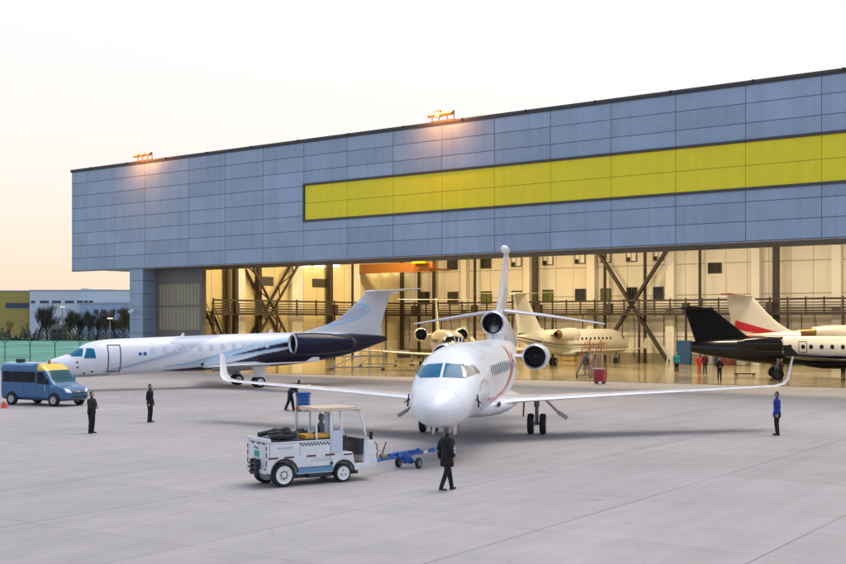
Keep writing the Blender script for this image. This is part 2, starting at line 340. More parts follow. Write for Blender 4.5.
# ================================================================= generic twin jet
def twinjet(label, pos, ang, colf, P, name='private_jet'):
    """pos: ground point under the nose tip; ang: direction of the tail"""
    R=thing(name,label,'private jet',pos,ang)
    B=Body(P['rows'],2.,P.get('shear',0),P.get('sx0',4.5))
    k=lambda x: P.get('shear',0)*(x-P.get('sx0',4.5))
    B.mesh(P.get('nx',200),P.get('na',56),colf).build('fuselage',liv,R,ang=60)
    fs=P.get('front_panes')
    for sg in (-1,1):
        for c4 in P.get('side_panes',[]):
            m=MB(); B.patch(m,c4,'side',sg,8,.012); m.build('cockpit_window',P.get('glass',glassb),R,ang=80)
        for (x,z,rx,rz) in P.get('wins',[]):
            m=MB(); B.oval(m,x,z+k(x),rx+.025,rz+.025,sg,.006); ob=m.build('cabin_window',P.get('wframe',wgrey),R,ang=80)
            m=MB(); B.oval(m,x,z+k(x),rx,rz,sg,.012); m.build('pane',P.get('wmat',cabinwin),ob,ang=80)
        W=P['wing']; surf([(x,y,z+k(x),c,t,d) for x,y,z,c,t,d in W],sg).build('wing',P.get('wingmat',white),R,ang=50)
        T=P['tail']; surf([(x,y,z+k(x),c,t,d) for x,y,z,c,t,d in T],sg).build('tailplane',P.get('tailmat',white),R,ang=50)
        ex,ey,ez,eL,er=P['eng']
        nacelle(R,ex,sg*ey,ez+k(ex),eL,er,P.get('nacmat',white),exh=P.get('exh',metal),back=P.get('back',.5))
        m=MB(); m.rings([airfoil((ex+eL*.25,sg*y,ez+k(ex)),eL*.6,.14,(0,0,1)) for y in (P['rows'][-4][1]*.6,ey-er*.8)]); m.build('engine_pylon',P.get('nacmat',white),R)
        gxx,gyy,gz,gr,gw,gt=P['gear']; gear(R,gxx,sg*gyy,gz,gr,gw,gt,hub=P.get('hub',metal),door=P.get('door') and [(a,sg*b,c) for a,b,c in P['door']])
    if fs:
        for sg in (-1,1):
            m=MB(); B.patch(m,[(sg*a,b) for a,b in fs],'front',n=10,off=.012); m.build('windscreen',P.get('glass',glassb),R,ang=80)
    fin=MB(); fin.rings([airfoil((x,0,z+k(x)),c,t,(0,1,0)) for x,z,c,t in P['fin']])
    if P.get('fincol'): 
        # densify the fin for its livery
        rows=P['fin']; xf=pchip([r[1] for r in rows],[r[0] for r in rows]); cfn=pchip([r[1] for r in rows],[r[2] for r in rows]); tf=pchip([r[1] for r in rows],[r[3] for r in rows])
        fin=MB(); zs=np.linspace(rows[0][1],rows[-1][1],70); fin.rings([airfoil((xf(z),0,z+k(xf(z))),cfn(z),tf(z),(0,1,0),n=40) for z in zs]); fin.col=P['fincol'](fin.v)
        fin.build('fin',liv,R,ang=60)
    else: fin.build('fin',P.get('finmat',white),R,ang=50)
    tf=MB(); xt=P['fin'][-1][0]; ct=P['fin'][-1][2]; zt=P['fin'][-1][1]+k(xt); tf.lathe([(0,.002),(.15,.12),(.6,.17),(ct,.15),(ct+.8,.03),(ct+.85,.002)],(xt-.15,0,zt),'x',16); tf.build('tail_bullet',P.get('tailmat',white),R)
    n=gear(R,P['nose'][0],0,P['nose'][1],P['nose'][2],.16,.3,name='nose_gear')
    f=MB(); a,b=P['belly']; zb=P['rows'][5][3]
    f.rings([[ (x,hw*math.cos(2*PI*j/20),zb+.22+k(x)+hh*math.sin(2*PI*j/20)) for j in range(20)] for x,hw,hh in ((a,.3,.05),(a+.8,.95,.36),(a+1.8,1.2,.44),(b-1.8,1.2,.44),(b-.5,.6,.25),(b,.2,.05))]); f.build('belly_fairing',P.get('bellymat',white),R,ang=60)
    return R,B,k
# ---- Legacy-like jet at left
wh=(.80,.81,.84); lg=(.50,.54,.62); lb=(.46,.64,.80); nv=(.005,.005,.03); pw=(.70,.74,.81)
def legcol(V):
    V=np.array(V); V[:,2]-=.034*(V[:,0]-4.5); V[:,0]-=np.clip((V[:,0]-11)/6,0,1)
    return livery(V,wh,[('poly',[(4.3,1.2),(7.5,1.6),(9.6,2.25),(11.6,3.2),(10.4,3.4),(9,3.1),(7.2,2.6),(5.6,2.0),(4.3,1.7)],pw),
        ('poly',[(4.0,1.25),(6,1.55),(8,1.95),(9.6,2.35),(11.0,3.0),(12.2,3.43),(9.8,3.44),(8.6,3.05),(9.4,2.8),(8.4,2.35),(6.4,1.85),(4.6,1.5)],lg),
        ('poly',[(4.0,1.0),(7.2,1.22),(10,1.6),(12,1.95),(11,1.45),(8.5,1.2),(6,1.05)],pw),
        ('poly',[(8.2,1.42),(10,1.65),(12,2.15),(14,2.72),(15.5,3.15),(16.8,3.3),(16.6,2.5),(14.5,2.0),(12,1.62),(10,1.45)],lb),
        ('poly',[(12.4,2.75),(14.5,3.3),(17,3.44),(18,3.2),(16.0,3.05),(14.4,2.7)],pw),
        ('poly',[(10.5,1.1),(12,1.32),(13,1.55),(14.5,1.95),(16.4,2.25),(17.5,2.35),(30,2.6),(30,.3),(10,.3)],nv,0,0),
        ('poly',[(7.9,1.15),(10,1.24),(12.5,1.32),(12.5,.85),(10,.97)],nv,0,0),('fn',lambda x,z,y:np.minimum(x-9.5,1.12-z),nv),
        ('line',[(4.2,1.22),(6.4,1.72),(8.4,2.3),(9.4,2.75),(8.6,3.05)],.018,(.30,.36,.48)),('line',[(8.2,1.42),(10,1.62),(12,2.08),(14,2.66)],.02,(.12,.30,.5)),
        ('poly',[(12.7,1.95),(14.5,2.42),(16.2,2.72),(17.2,2.75),(17,2.5),(15,2.25)],nv),
        ('fn',lambda x,z,y:np.minimum(x-16.9,3.13-z),nv),('fn',lambda x,z,y:np.minimum(4.6-x,1.16-z),(.45,.45,.47))],.03)
def legfin(V):
    V=np.array(V); V[:,0]-=1.0
    return livery(V,(.74,.76,.80),[('poly',[(19.0,4.42),(21.5,4.75),(22.8,5.2),(23.1,5.55),(22.8,5.75),(21.6,5.6),(20.6,5.0)],(.52,.57,.65)),
        ('line',[(18.6,4.3),(20.5,4.42),(22.0,4.75),(23.1,5.22),(23.35,5.6),(23.0,5.88),(22.2,5.88),(21.4,5.75)],.11,(.42,.64,.84))],.03)
a_leg=math.radians(30.0); Yn=78.6
LEGP=dict(rows=[(0,.02,1.70,1.66),(.15,.22,1.90,1.42),(.5,.44,2.1,1.26),(1.2,.73,2.36,1.12),(1.9,.93,2.55,1.03),(2.5,1.03,2.88,.99),(3.1,1.10,3.18,.97),(4.0,1.17,3.38,.97),(5.2,1.18,3.44,.97),(12,1.18,3.44,.97),(17,1.15,3.40,1.0),(21,.95,3.28,1.3),(23.5,.62,3.05,1.75),(25.4,.25,2.85,2.3),(25.9,.12,2.75,2.42)],
    shear=.034,sx0=4.5,nx=620,na=96,
    side_panes=[[(1.95,2.33),(2.62,2.33),(2.80,2.86),(2.48,2.80)],[(2.72,2.20),(3.5,2.20),(3.42,2.84),(2.98,2.88)]],front_panes=[(.04,2.45),(.66,2.40),(.5,2.84),(.04,2.90)],
    wins=[(7.35+i*.83,2.57,.13,.18) for i in range(11)],wframe=mat('window_frame_grey',(.45,.48,.55),.3),wmat=mat('blind_window',(.62,.65,.72),.2,coat=.5),
    wing=[(10.9,.6,1.22,4.3,.11,(0,0,1)),(12.5,3.2,1.36,2.6,.10,(0,0,1)),(14.8,8.6,1.62,1.2,.09,(0,0,1)),(15.1,8.95,1.66,1.0,.09,(0,-.5,1)),(15.5,9.1,1.92,.5,.09,(0,-1,.3))],
    tail=[(24.0,.08,6.22,2.4,.12,(0,0,1)),(25.8,3.9,6.34,1.25,.1,(0,0,1))],tailmat=white,
    fin=[(18.2,3.15,7.4,.03),(19.2,3.42,6.3,.045),(21.3,4.0,4.2,.08),(22.7,4.9,3.1,.10),(24.2,6.19,2.1,.10)],fincol=legfin,
    eng=(17.25,1.86,2.60,4.6,.74),nacmat=navy,exh=darkm,back=.4,gear=(14.6,2.05,1.5,.40,.22,.62),hub=white,door=[(14.1,2.44,.75),(14.15,2.46,.75),(14.9,2.46,.75),(14.85,2.44,.75),(14.0,2.44,1.5),(14.05,2.46,1.5),(15.0,2.46,1.5),(14.95,2.44,1.5)],nose=(2.0,1.2,.28),belly=(11.4,16.6),bellymat=wgrey)
R,B,k=twinjet('white and navy twin-engined jet with pale blue swooshes parked side-on behind the van',(at(38,Yn).x,Yn,0),a_leg,legcol,LEGP)
for sg in (-1,1):   # tandem wheels, door outline, logos
    m=MB()
    for (x0,x1,z0,z1) in ((4.28,4.35,1.25,3.08),(5.10,5.17,1.25,3.08),(4.28,5.17,3.02,3.09),(4.28,5.17,1.25,1.32)):
        B.patch(m,[(x0,z0),(x1,z0),(x1,z1),(x0,z1)],'side',sg,16,.012)
    m.build('door_outline',darkm,R)
    m=MB(); B.oval(m,6.45,2.45,.12,.12,sg,.01,e=2); B.oval(m,6.78,2.46,.12,.12,sg,.01,e=4); m.build('emblem',mat('emblem_blue',(.02,.12,.35),.4),R)
    m=MB(); B.oval(m,10.9,1.66,.11,.10,sg,.012); m.build('vent_port',darkm,R)
    m=MB()
    for (x,z) in ((2.3,1.95),(2.32,1.6),(3.3,1.3),(2.8,1.2)): B.oval(m,x,z,.07,.07,sg,.012,e=2)
    m.build('sensor_port',darkm,R)
m=MB()
for x in (9.6,16.2): m.hexa([Vector(q) for q in [(x,-.02,3.4+k(x)),(x+.32,-.02,3.4+k(x)),(x+.32,.02,3.4+k(x)),(x,.02,3.4+k(x)),(x+.2,-.01,3.68+k(x)),(x+.32,-.01,3.68+k(x)),(x+.32,.01,3.68+k(x)),(x+.2,.01,3.68+k(x))]])
m.build('antenna',white,R)
# ---- jets in the hangar
def cgen(base, strp=None):
    return lambda V: livery(V,base,[('line',P,w,cc) for P,w,cc in (strp or [])],.04)
ROWS=[(0,.02,1.9,1.86),(.15,.22,2.1,1.62),(.6,.5,2.4,1.4),(1.4,.84,2.8,1.25),(2.0,.98,3.05,1.2),(2.6,1.06,3.42,1.18),(3.3,1.14,3.68,1.16),(4.4,1.2,3.82,1.15),(6,1.21,3.86,1.15),(12,1.21,3.86,1.15),(17,1.12,3.84,1.3),(20,.9,3.72,1.8),(23,.45,3.45,2.5),(25,.14,3.2,2.85)]
GP=dict(rows=ROWS,nx=160,side_panes=[[(2.15,2.75),(2.9,2.75),(3.05,3.22),(2.6,3.22)],[(3.0,2.75),(3.5,2.78),(3.45,3.2),(3.15,3.22)]],front_panes=[(.04,2.9),(.78,2.85),(.6,3.3),(.04,3.36)],glass=darkwin,wmat=darkwin,
    wins=[(6.5+i*.95,2.85,.2,.14) for i in range(9)],wing=[(9.2,.6,1.5,5.4,.12,(0,0,1)),(12.0,3.2,1.62,3.1,.11,(0,0,1)),(15.4,9.4,2.0,1.4,.1,(0,0,1)),(15.9,9.8,2.1,1.1,.1,(0,-.5,1)),(16.7,10.1,3.0,.6,.09,(0,-1,.3))],
    tail=[(22.8,.08,6.9,2.3,.1,(0,0,1)),(24.4,3.9,6.95,1.2,.09,(0,0,1))],fin=[(18.6,3.5,5.8,.06),(19.8,4.0,4.7,.09),(22.9,6.85,2.3,.1)],eng=(16.2,2.0,3.35,3.6,.62),gear=(13.6,2.0,1.7,.42,.24,.45),nose=(2.8,1.3,.3),belly=(8.8,16.5))
cw=(.70,.66,.56)
PA=dict(GP); PA.update(nacmat=cream,wingmat=cream,tailmat=cream,finmat=cream,bellymat=cream,exh=bolt)
nA=at(457,101); tA=Vector((1.2,127,0)); dA=(tA-nA)
twinjet('cream jet seen from the front inside the hangar, between the navy tail and the trijet',(nA.x,nA.y,.01),math.atan2(dA.y,dA.x),cgen((.68,.60,.45)),PA)
PB=dict(PA); PB.update(tail=[(22.8,.08,7.35,2.3,.1,(0,0,1)),(24.4,4.3,7.4,1.2,.09,(0,0,1))],fin=[(18.6,3.5,5.8,.06),(19.8,4.0,4.7,.09),(22.9,7.3,2.3,.1)])
nB=Vector((23.2,136.5,0)); tB=Vector((7.1,113.6,0)); dB=tB-nB
twinjet('cream jet with thin dark side stripes pointing away, beside the wheeled access stairs',(nB.x,nB.y,.01),math.atan2(dB.y,dB.x),cgen((.70,.66,.52),[([(8,2.25),(16,2.2),(20,2.5),(25,3.2)],.07,(.02,.02,.02)),([(8,1.95),(16,1.9),(20,2.25),(25,2.9)],.045,(.05,.03,.03))]),PB)
PC=dict(GP); PC.update(exh=bolt,back=1.3,eng=(14.0,2.0,3.6,3.4,.66),tail=[(22.8,.08,7.0,2.3,.1,(0,0,1)),(24.8,4.1,7.15,1.2,.09,(0,0,1))],fin=[(18.6,3.5,6.0,.06),(19.8,4.0,4.9,.09),(22.9,6.95,2.3,.1)],nacmat=cream,wingmat=cream,tailmat=mat('pale_tail',(.66,.62,.56),.35,coat=.5),bellymat=cream)
def cfin(V): return livery(V,(.66,.62,.56),[('poly',[(18.6,3.55),(21.0,3.75),(24.4,4.75),(24.6,3.95),(22.5,3.5),(18.5,3.3)],(.5,.02,.025),0,0)],.04)
PC['fincol']=cfin
hd=math.radians(-12); tC=at(729,113); dC=Vector((math.cos(hd),math.sin(hd),0)); nC=tC+dC*25
rc,bc,_=twinjet('pale jet with red tips on its tail, farthest right behind the black-tailed jet',(nC.x,nC.y,.01),hd+PI,cgen((.68,.64,.55),[([(18,3.0),(25,3.15)],.25,(.5,.02,.025))]),PC)
for sg in (-1,1):
    m=surf([(24.35,3.2,7.115,1.45,.13,(0,0,1)),(24.8,4.15,7.155,1.25,.13,(0,0,1))],sg); m.build('tailplane_tip',redp,rc,ang=50)
bk=(.012,.012,.016)
def dcol(V):
    return livery(V,(.74,.70,.62),[('fn',lambda x,z,y:1.70+.045*np.maximum(0,x-9)-z,bk),('fn',lambda x,z,y:(x-18.0)+.5*(2.6-z),bk)],.04)
PD=dict(GP); PD.update(rows=[(a,b*.95,c*.86+.15,d*.9) for a,b,c,d in ROWS[:-4]]+[(17,1.1,3.45,1.08),(20,.97,3.32,1.3),(23,.68,3.15,1.72),(25,.42,3.0,2.12)],wins=[(17.3-i*.80,2.62,.14,.17) for i in range(12) if i!=1]+[(16.3,2.62,.14,.17)],nacmat=blackp,wingmat=blackp,tailmat=blackp,finmat=mat('black_fin',(.008,.008,.010),.4,spec=.15),bellymat=blackp,exh=blackp,tail=[(23.4,.08,5.75,1.9,.1,(0,0,1)),(24.6,3.2,5.8,1.0,.09,(0,0,1))],fin=[(19.2,2.9,5.4,.06),(20.6,3.5,4.2,.09),(23.3,5.7,2.2,.1)],eng=(17.9,1.85,2.85,3.0,.58),gear=(18.3,2.0,1.7,.46,.26,.45),wing=[(10.4,.6,1.5,5.4,.12,(0,0,1)),(13.2,3.2,1.62,3.1,.11,(0,0,1)),(16.9,9.0,2.0,1.4,.1,(0,0,1)),(17.3,9.4,2.1,1.1,.1,(0,-.5,1)),(18.1,9.6,2.9,.5,.09,(0,-1,.3))],hub=darkm)
tD=at(697,98); dD=Vector((math.cos(hd),math.sin(hd),0)); nD=tD+dD*24.5
rd,bd,_=twinjet('jet with glossy black tail and belly and pale cabin, in the hangar at right',(nD.x,nD.y,.01),hd+PI,dcol,PD)
for sg in (-1,1):
    m=MB()
    for (x0,x1,z0,z1) in ((16.0,16.05,2.2,3.02),(16.6,16.65,2.2,3.02),(16.0,16.65,3.0,3.05),(16.0,16.65,2.16,2.21)): bd.patch(m,[(x0,z0),(x1,z0),(x1,z1),(x0,z1)],'side',sg,4,.012)
    m.build('exit_outline',darkm,rd)
# ================================================================= HANGAR
TH=math.atan(F/1503.0); CT,ST=math.cos(TH),math.sin(TH); Z0=97.0
HR=thing('hangar','long blue-grey panelled hangar with a yellow band and open lit bay','hangar',(0,Z0,0),-TH)
def wt(x,n=0.):
    k=(x-CX)/F; return (k*(Z0+CT*n)-ST*n)/(CT+ST*k)
def wY(t,n): return Z0-ST*t+CT*n
def wz(x,y,n=0.): t=wt(x,n); return H-(y-CY)*wY(t,n)/F
TOP=20.45; BOT=9.98; TL=wt(72); TR=62.0; DP=8.4
def streak(m,amt):
    nt=m.node_tree; N=nt.nodes; L=nt.links; b=N['Principled BSDF']; src=b.inputs['Base Color'].links[0].from_socket
    tc=N.new('ShaderNodeTexCoord'); mp=N.new('ShaderNodeMapping'); mp.inputs['Scale'].default_value=(2.2,1,.09); n=N.new('ShaderNodeTexNoise'); n.inputs['Scale'].default_value=1.; n.inputs['Detail'].default_value=5; L.new(tc.outputs['Object'],mp.inputs['Vector']); L.new(mp.outputs[0],n.inputs['Vector'])
    r=N.new('ShaderNodeMapRange'); r.inputs['From Min'].default_value=.3; r.inputs['From Max'].default_value=.6; r.inputs['To Min'].default_value=1-amt; r.inputs['To Max'].default_value=1.03; L.new(n.outputs['Fac'],r.inputs['Value'])
    mx=N.new('ShaderNodeMix'); mx.data_type='RGBA'; mx.blend_type='MULTIPLY'; mx.inputs[0].default_value=1; L.new(src,mx.inputs[6]); L.new(r.outputs[0],mx.inputs[7]); L.new(mx.outputs[2],b.inputs['Base Color'])
panel=mat('facade_panel',(.27,.345,.45),.38,attr='Col',noise=.13,nscale=.28,bump=.35,bscale=.5,metal=.15,coat=.15)
yel=mat('facade_yellow',(.60,.50,.03),.5,attr='Col',noise=.06,nscale=.4)
streak(panel,.07); streak(yel,.03)
trim=mat('facade_trim',(.07,.065,.065),.55,noise=.15)
joints=[TL,wt(87),wt(115),wt(145)]; j0=wt(189); 
js=[j0+5.105*i for i in range(18)]; joints+= [j for j in js if j<TR]+[TR]
YL=j0+5.105*3+.02; rowh=(TOP-BOT)/8; yt=TOP-(TOP-BOT)*.36; yb=TOP-(TOP-BOT)*.672
g=.015
fa=MB(); fy=MB(); cols=[]; cy=[]
prng=random.Random(3)
def pan(mb,cl,x0,x1,z0,z1,base,var=.08,y=0.):
    if z1-z0<.05 or x1-x0<.05: return
    v=1+prng.uniform(-var,var); d=.035; b=.012; n0=len(mb.v)
    mb.add([(x0+g,y,z0+g),(x1-g,y,z0+g),(x1-g,y,z1-g),(x0+g,y,z1-g),(x0+g+b,y-d,z0+g+b),(x1-g-b,y-d,z0+g+b),(x1-g-b,y-d,z1-g-b),(x0+g+b,y-d,z1-g-b)],[(4,5,6,7),(0,1,5,4),(1,2,6,5),(2,3,7,6),(3,0,4,7)])
    cl += [(base[0]*v,base[1]*v,base[2]*v,1)]*8
PB_=(.315,.395,.50); PY_=(.90,.74,.012)
def splits(zs): return sorted(set(round(z,4) for z in zs))
for a,b in zip(joints[:-1],joints[1:]):
    zr=[BOT+rowh*i for i in range(9)]
    if a>=YL-.4:
        zr=[BOT,BOT+rowh,BOT+2*rowh,yb]; 
        for p,q in zip(zr[:-1],zr[1:]): pan(fa,cols,a,b,p,q,PB_)
        zr=[yt,BOT+6*rowh,BOT+7*rowh,TOP]
        for p,q in zip(zr[:-1],zr[1:]): pan(fa,cols,a,b,p,q,PB_)
        zm=(yt+yb)/2
        for p,q in ((yb+.12,yb+.12+(zm-yb)*.9),(yb+.12+(zm-yb)*.9,yt-.12)): pan(fy,cy,max(a,YL+.12),b,p,q,PY_,.015)
    else:
        for p,q in zip(zr[:-1],zr[1:]): pan(fa,cols,a,b,p,q,PB_)
fa.col=cols; fa.build('facade_panels',panel,HR,smooth=False); fy.col=cy; fy.build('yellow_band',yel,HR,smooth=False)
b=MB(); b.box(TL,TR,.003,DP-.02,BOT+.36,TOP-.02); b.box(TL+.002,TR-.002,.004,.24,BOT-.02,BOT+.355); b.build('fascia_core',mat('seam_grey',(.12,.14,.17),.6),HR,smooth=False)
b=MB(); b.box(YL+.12,TR-.01,-.004,-.001,yb+.08,yt-.08); b.build('band_backing',mat('seam_olive',(.42,.33,.02),.6),HR,smooth=False)
b=MB(); b.box(YL-.05,TR,-.13,-.005,yt-.12,yt+.06); b.box(YL-.05,TR,-.13,-.005,yb-.06,yb+.12); b.box(YL-.10,YL+.10,-.125,-.005,yb-.06,yt+.06); b.build('band_trim',trim,HR,smooth=False)
b=MB(); b.box(TL-.08,TR,-.16,.3,TOP,TOP+.18); b.box(TL-.08,TR,-.10,-.036,TOP-.14,TOP); b.build('roof_coping',trim,HR,smooth=False)
b=MB(); b.box(TL-.03,TR,.245,DP,BOT+.16,BOT+.355); b.box(TL-.03,TR,-.09,.243,BOT-.09,BOT-.025); b.build('soffit',mat('soffit_grey',(.30,.30,.32),.6,noise=.2),HR,smooth=False)
b=MB()
for i in range(8): b.box(-34.9,TR,.9+i*.95,1.15+i*.95,BOT+.03,BOT+.155)
b.build('door_track',mat('track_grey',(.16,.155,.15),.5,noise=.2),HR,smooth=False)
rng=random.Random(5)
for i,x in enumerate(range(-44,62,6)): b=MB(); b.box(x,x+.12,-.24,-.16,TOP+.02,TOP+.2); b.build('parapet_bracket',darkm,HR,smooth=False)
# left column
c0,c1=wt(130),wt(143.3)
cb=MB(); cc=[]
zs=[0.02]+[.9+rowh*i for i in range(7)]+[BOT-.16]
for p,q in zip(zs[:-1],zs[1:]):
    pan(cb,cc,c0,c1,p,q,PB_,.02,y=-.02)
cb.col=cc; cb.build('column_panels',panel,HR,smooth=False)
cb=MB(); cb.box(c0,c1,0.0,2.2,0.01,BOT-.095); cb.box(c0,c1,.245,2.2,BOT-.094,BOT+.158); cc=[(*[v*.9 for v in PB_],1)]*16; cb.col=cc; cb.build('column_core',panel,HR,smooth=False)
cb=MB(); 
for i in range(7): cb.box(c1,c1+.012,.0,1.5,.9+rowh*i-.02,.9+rowh*i+.02)
cb.build('column_joint',trim,HR,smooth=False)
# wall lamp on column
m=MB(); m.lathe([(0,.02),(.1,.28),(.3,.34),(.34,.002)],(0,0,0),'z',14,M=Matrix.Translation((wt(134,-.2),-.45,wz(134,313.5,0)))@Matrix.Rotation(math.radians(25),4,'X')); m.bar((wt(134),0,wz(134,313,0)),(wt(134),-.45,wz(134,313,0)+.2),.06); m.build('wall_lamp',white,HR)
# door leaf
dl=mat('door_leaf',(.34,.29,.18),.45,noise=.12,nscale=.8,bump=.1,bscale=3); dg=mat('door_grey',(.17,.15,.13),.5,noise=.08,nscale=.7)
d0,d1=c1+.02,wt(203,1.6); 
m=MB(); m.box(d0,d1,1.56,2.0,.05,BOT+.02); door=m.build('hangar_door',dg,HR,smooth=False)
zb_=wz(180,330,1.5); zt_=wz(180,284,1.5)
m=MB(); n_=12; e=.012
xs=np.linspace(d0+.55,d1-.3,n_+1)
for i in range(n_):
    m.box(xs[i]+.03,xs[i+1]-.03,1.52,1.57,zb_,zt_)
m.build('translucent_panel',dl,door,smooth=False)
m=MB(); zm=wz(180,306,1.5); m.box(d0+.55,d1-.3,1.46,1.515,zm-.07,zm+.07); m.box(d0+1.1,d1,1.46,1.555,.05,.35); m.box(d1-.3,d1+.02,1.42,1.555,.05,BOT+.01); m.build('door_rail',dg,door,smooth=False)
for q in range(1,5):
    m=MB(); m.box(d0+.3*q,wt(201.5,2.0+q*.95),1.56+q*.95,2.0+q*.95,.05,BOT+.02); m.build('hangar_door',dg,HR,smooth=False)
# body: walls, roof
wallm=mat('interior_wall',(.70,.65,.54),.6,noise=.09,nscale=.22)
LN=46.0; LT=-40.0; RH=16.0
def ivory_wall(): return wallm
m=MB(); m.box(LT-.4,TR+.4,LN,LN+.4,-.05,RH+2); m.build('back_wall',wallm,HR,smooth=False)
m=MB(); m.box(LT-.4,LT,DP,LN,-.05,RH+2); m.build('side_wall',mat('side_wall_yellow',(.64,.54,.30),.6,noise=.1,nscale=.25),HR,smooth=False)
m=MB(); m.box(TR,TR+.4,0,LN,-.05,RH+2); m.build('side_wall',wallm,HR,smooth=False)
m=MB(); m.box(LT-.4,TR+.4,DP,LN+.4,RH+2.001,RH+2.3); m.build('roof',trim,HR,smooth=False)
m=MB(); m.box(LT-.4,c0-.01,DP-.02,DP+.3,0,BOT+.15); m.build('end_wall',panel,HR,smooth=False)
# panel battens on walls
m=MB()
for t in np.arange(LT+2,TR,2.4): m.box(t-.02,t+.02,LN-.03,LN,.0,RH)
for z in (3.0,7.6,11.0): m.box(LT,TR,LN-.035,LN,z-.05,z+.05)
for n in np.arange(DP+2,LN,2.4): m.box(LT,LT+.03,n-.02,n+.02,0,RH)
m.build('wall_batten',mat('batten',(.40,.34,.24),.6),HR,smooth=False)
# pilasters
for x,w in ((464,.8),(527,.85),(591,1.0),(670,1.0),(755.5,.9),(836.5,.95)):
    t=wt(x,LN-.6); m=MB(); m.box(t-w/2,t+w/2,LN-.7,LN-.04,0,RH+1.9); m.build('pilaster',mat('pilaster_cream',(.72,.68,.58),.55,noise=.06),HR,smooth=False)
for x,w in ((419,.25),(434,.3),(535.5,.6),(475,.15),(776.5,.6),(605,.2),(645,.2),(700,.2)):
    t=wt(x,LN-.9); m=MB(); m.box(t-w/2,t+w/2,LN-1.1,LN-.75,0,RH+1.9); m.box(t-w/2-.04,t+w/2+.04,LN-1.13,LN-1.101,0,RH+1.9) if w>.5 else None; m.build('steel_column',brownsteel,HR,smooth=False)
def truss(mb,p0,p1,wd,r=.1):
    p0=Vector(p0);p1=Vector(p1); d=(p1-p0); L=d.length; d.normalize(); s=d.cross(Vector((0,1,0))).normalized()*wd/2
    mb.bar(p0+s,p1+s,r); mb.bar(p0-s,p1-s,r); n=int(L/wd/1.2)
    for i in range(n):
        a=p0+d*L*i/n; b_=p0+d*L*(i+1)/n; q=s if i%2 else -s; mb.bar(a+q,b_-q,r*.6)
def wallpt(x,y,n): return Vector((wt(x,n),n,wz(x,y,n)))
m=MB(); nn=LN-1.3
m.bar(wallpt(597,250,nn),wallpt(668,362,nn),.5,.3); m.bar(wallpt(670,245,nn),wallpt(606,345,nn),.5,.3); m.build('cross_brace',brownsteel,HR,smooth=False)
# left wall: columns, cross braces (lattice)
def lwt(x):   # distance n on the left wall (t=LT+.9) seen at pixel x
    k=(x-CX)/F; t=LT+.9; return (k*(Z0-ST*t)-CT*t)/(ST-k*CT)
def lwp(x,y,off=.9):
    n=lwt(x); t=LT+off; return Vector((t,n,H-(y-CY)*wY(t,n)/F))
m=MB(); truss(m,lwp(246,262),lwp(283,335),1.3,.22); truss(m,lwp(296,262),lwp(255,335),1.3,.22); m.build('cross_brace',brownsteel,HR,smooth=False)
for x,w in ((229.5,.35),(237.5,.5),(261,.5),(332,.6),(354,.15),(404,.25)):
    n=lwt(x); m=MB(); m.box(LT+.3,LT+.8,n-w/2,n+w/2,0,RH+1.9); m.build('steel_column',brownsteel,HR,smooth=False)
for x in (242,300,358):
    n=lwt(x); m=MB(); m.box(LT+.0,LT+.5,n-.9,n+.9,0,RH+1.9); m.build('pilaster',MATS['pilaster_cream'],HR,smooth=False)
# windows
wfr=mat('window_frame_dark',(.05,.045,.035),.5); wgl=mat('window_dark_glass',(.03,.03,.025),.12); wgr=mat('window_green',(.12,.14,.035),.3); wwh=mat('window_white_blind',(.75,.72,.62),.5)
def wallwin(x,y,w,h,kind=0):
    n=LN-.06; t=wt(x,n); z=wz(x,y,n); m=MB(); e=.09
    w=w*wY(t,n)/F/ (CT+.0+ST*(x-CX)/F) ; h=h*wY(t,n)/F
    m.box(t-w/2,t-w/2+e,n-.08,n,z-h/2,z+h/2); m.box(t+w/2-e,t+w/2,n-.08,n,z-h/2,z+h/2); m.box(t-w/2+e,t+w/2-e,n-.08,n,z+h/2-e,z+h/2); m.box(t-w/2+e,t+w/2-e,n-.08,n,z-h/2,z-h/2+e); m.box(t-.03,t+.03,n-.07,n-.01,z-h/2+e,z+h/2-e)
    o=m.build('window',wfr,HR,smooth=False)
    m=MB(); m.box(t-w/2+e,t+w/2-e,n-.03,n-.012,z-h/2+e,z+h/2-e); m.build('pane',(wgl,wgr,wwh)[kind],o,smooth=False)
    if kind==2:
        m=MB(); m.box(t-w/2+e,t-w*.1,n-.045,n-.032,z-h/2+e,z-h*.1); m.build('blind_gap',wgl,o,smooth=False)
for x,y,kk in ((452.5,264,0),(486,262.7,0),(516.5,261,2),(548,259.5,2),(580,258,2),(606,257,2),(631.5,256,2),(658.5,255,2)): wallwin(x,y,10.5,11.5,kk)
for x,y,kk in ((424.5,298,0),(453,298,0),(486.5,297.5,1),(517,297,1),(548,296,1),(580.5,295,0),(606,294.7,1),(632,293.5,0),(658.6,293,0)): wallwin(x,y,10.5,12.5,kk)
for x,y in ((271,281),(324.5,283)): 
    p=lwp(x,y,.03); m=MB(); m.box(LT+.01,LT+.09,p.y-1.2,p.y+1.2,p.z-.5,p.z+.5); m.build('window',wfr,HR,smooth=False)
n=LN-.05; t=wt(715,n); z=wz(715,268,n); m=MB(); m.box(t-1.0,t+1.0,n-.012,n+.03,z-.95,z+.95); m.build('window_surround',MATS['pilaster_cream'],HR,smooth=False); wallwin(715,268,14,11,0)
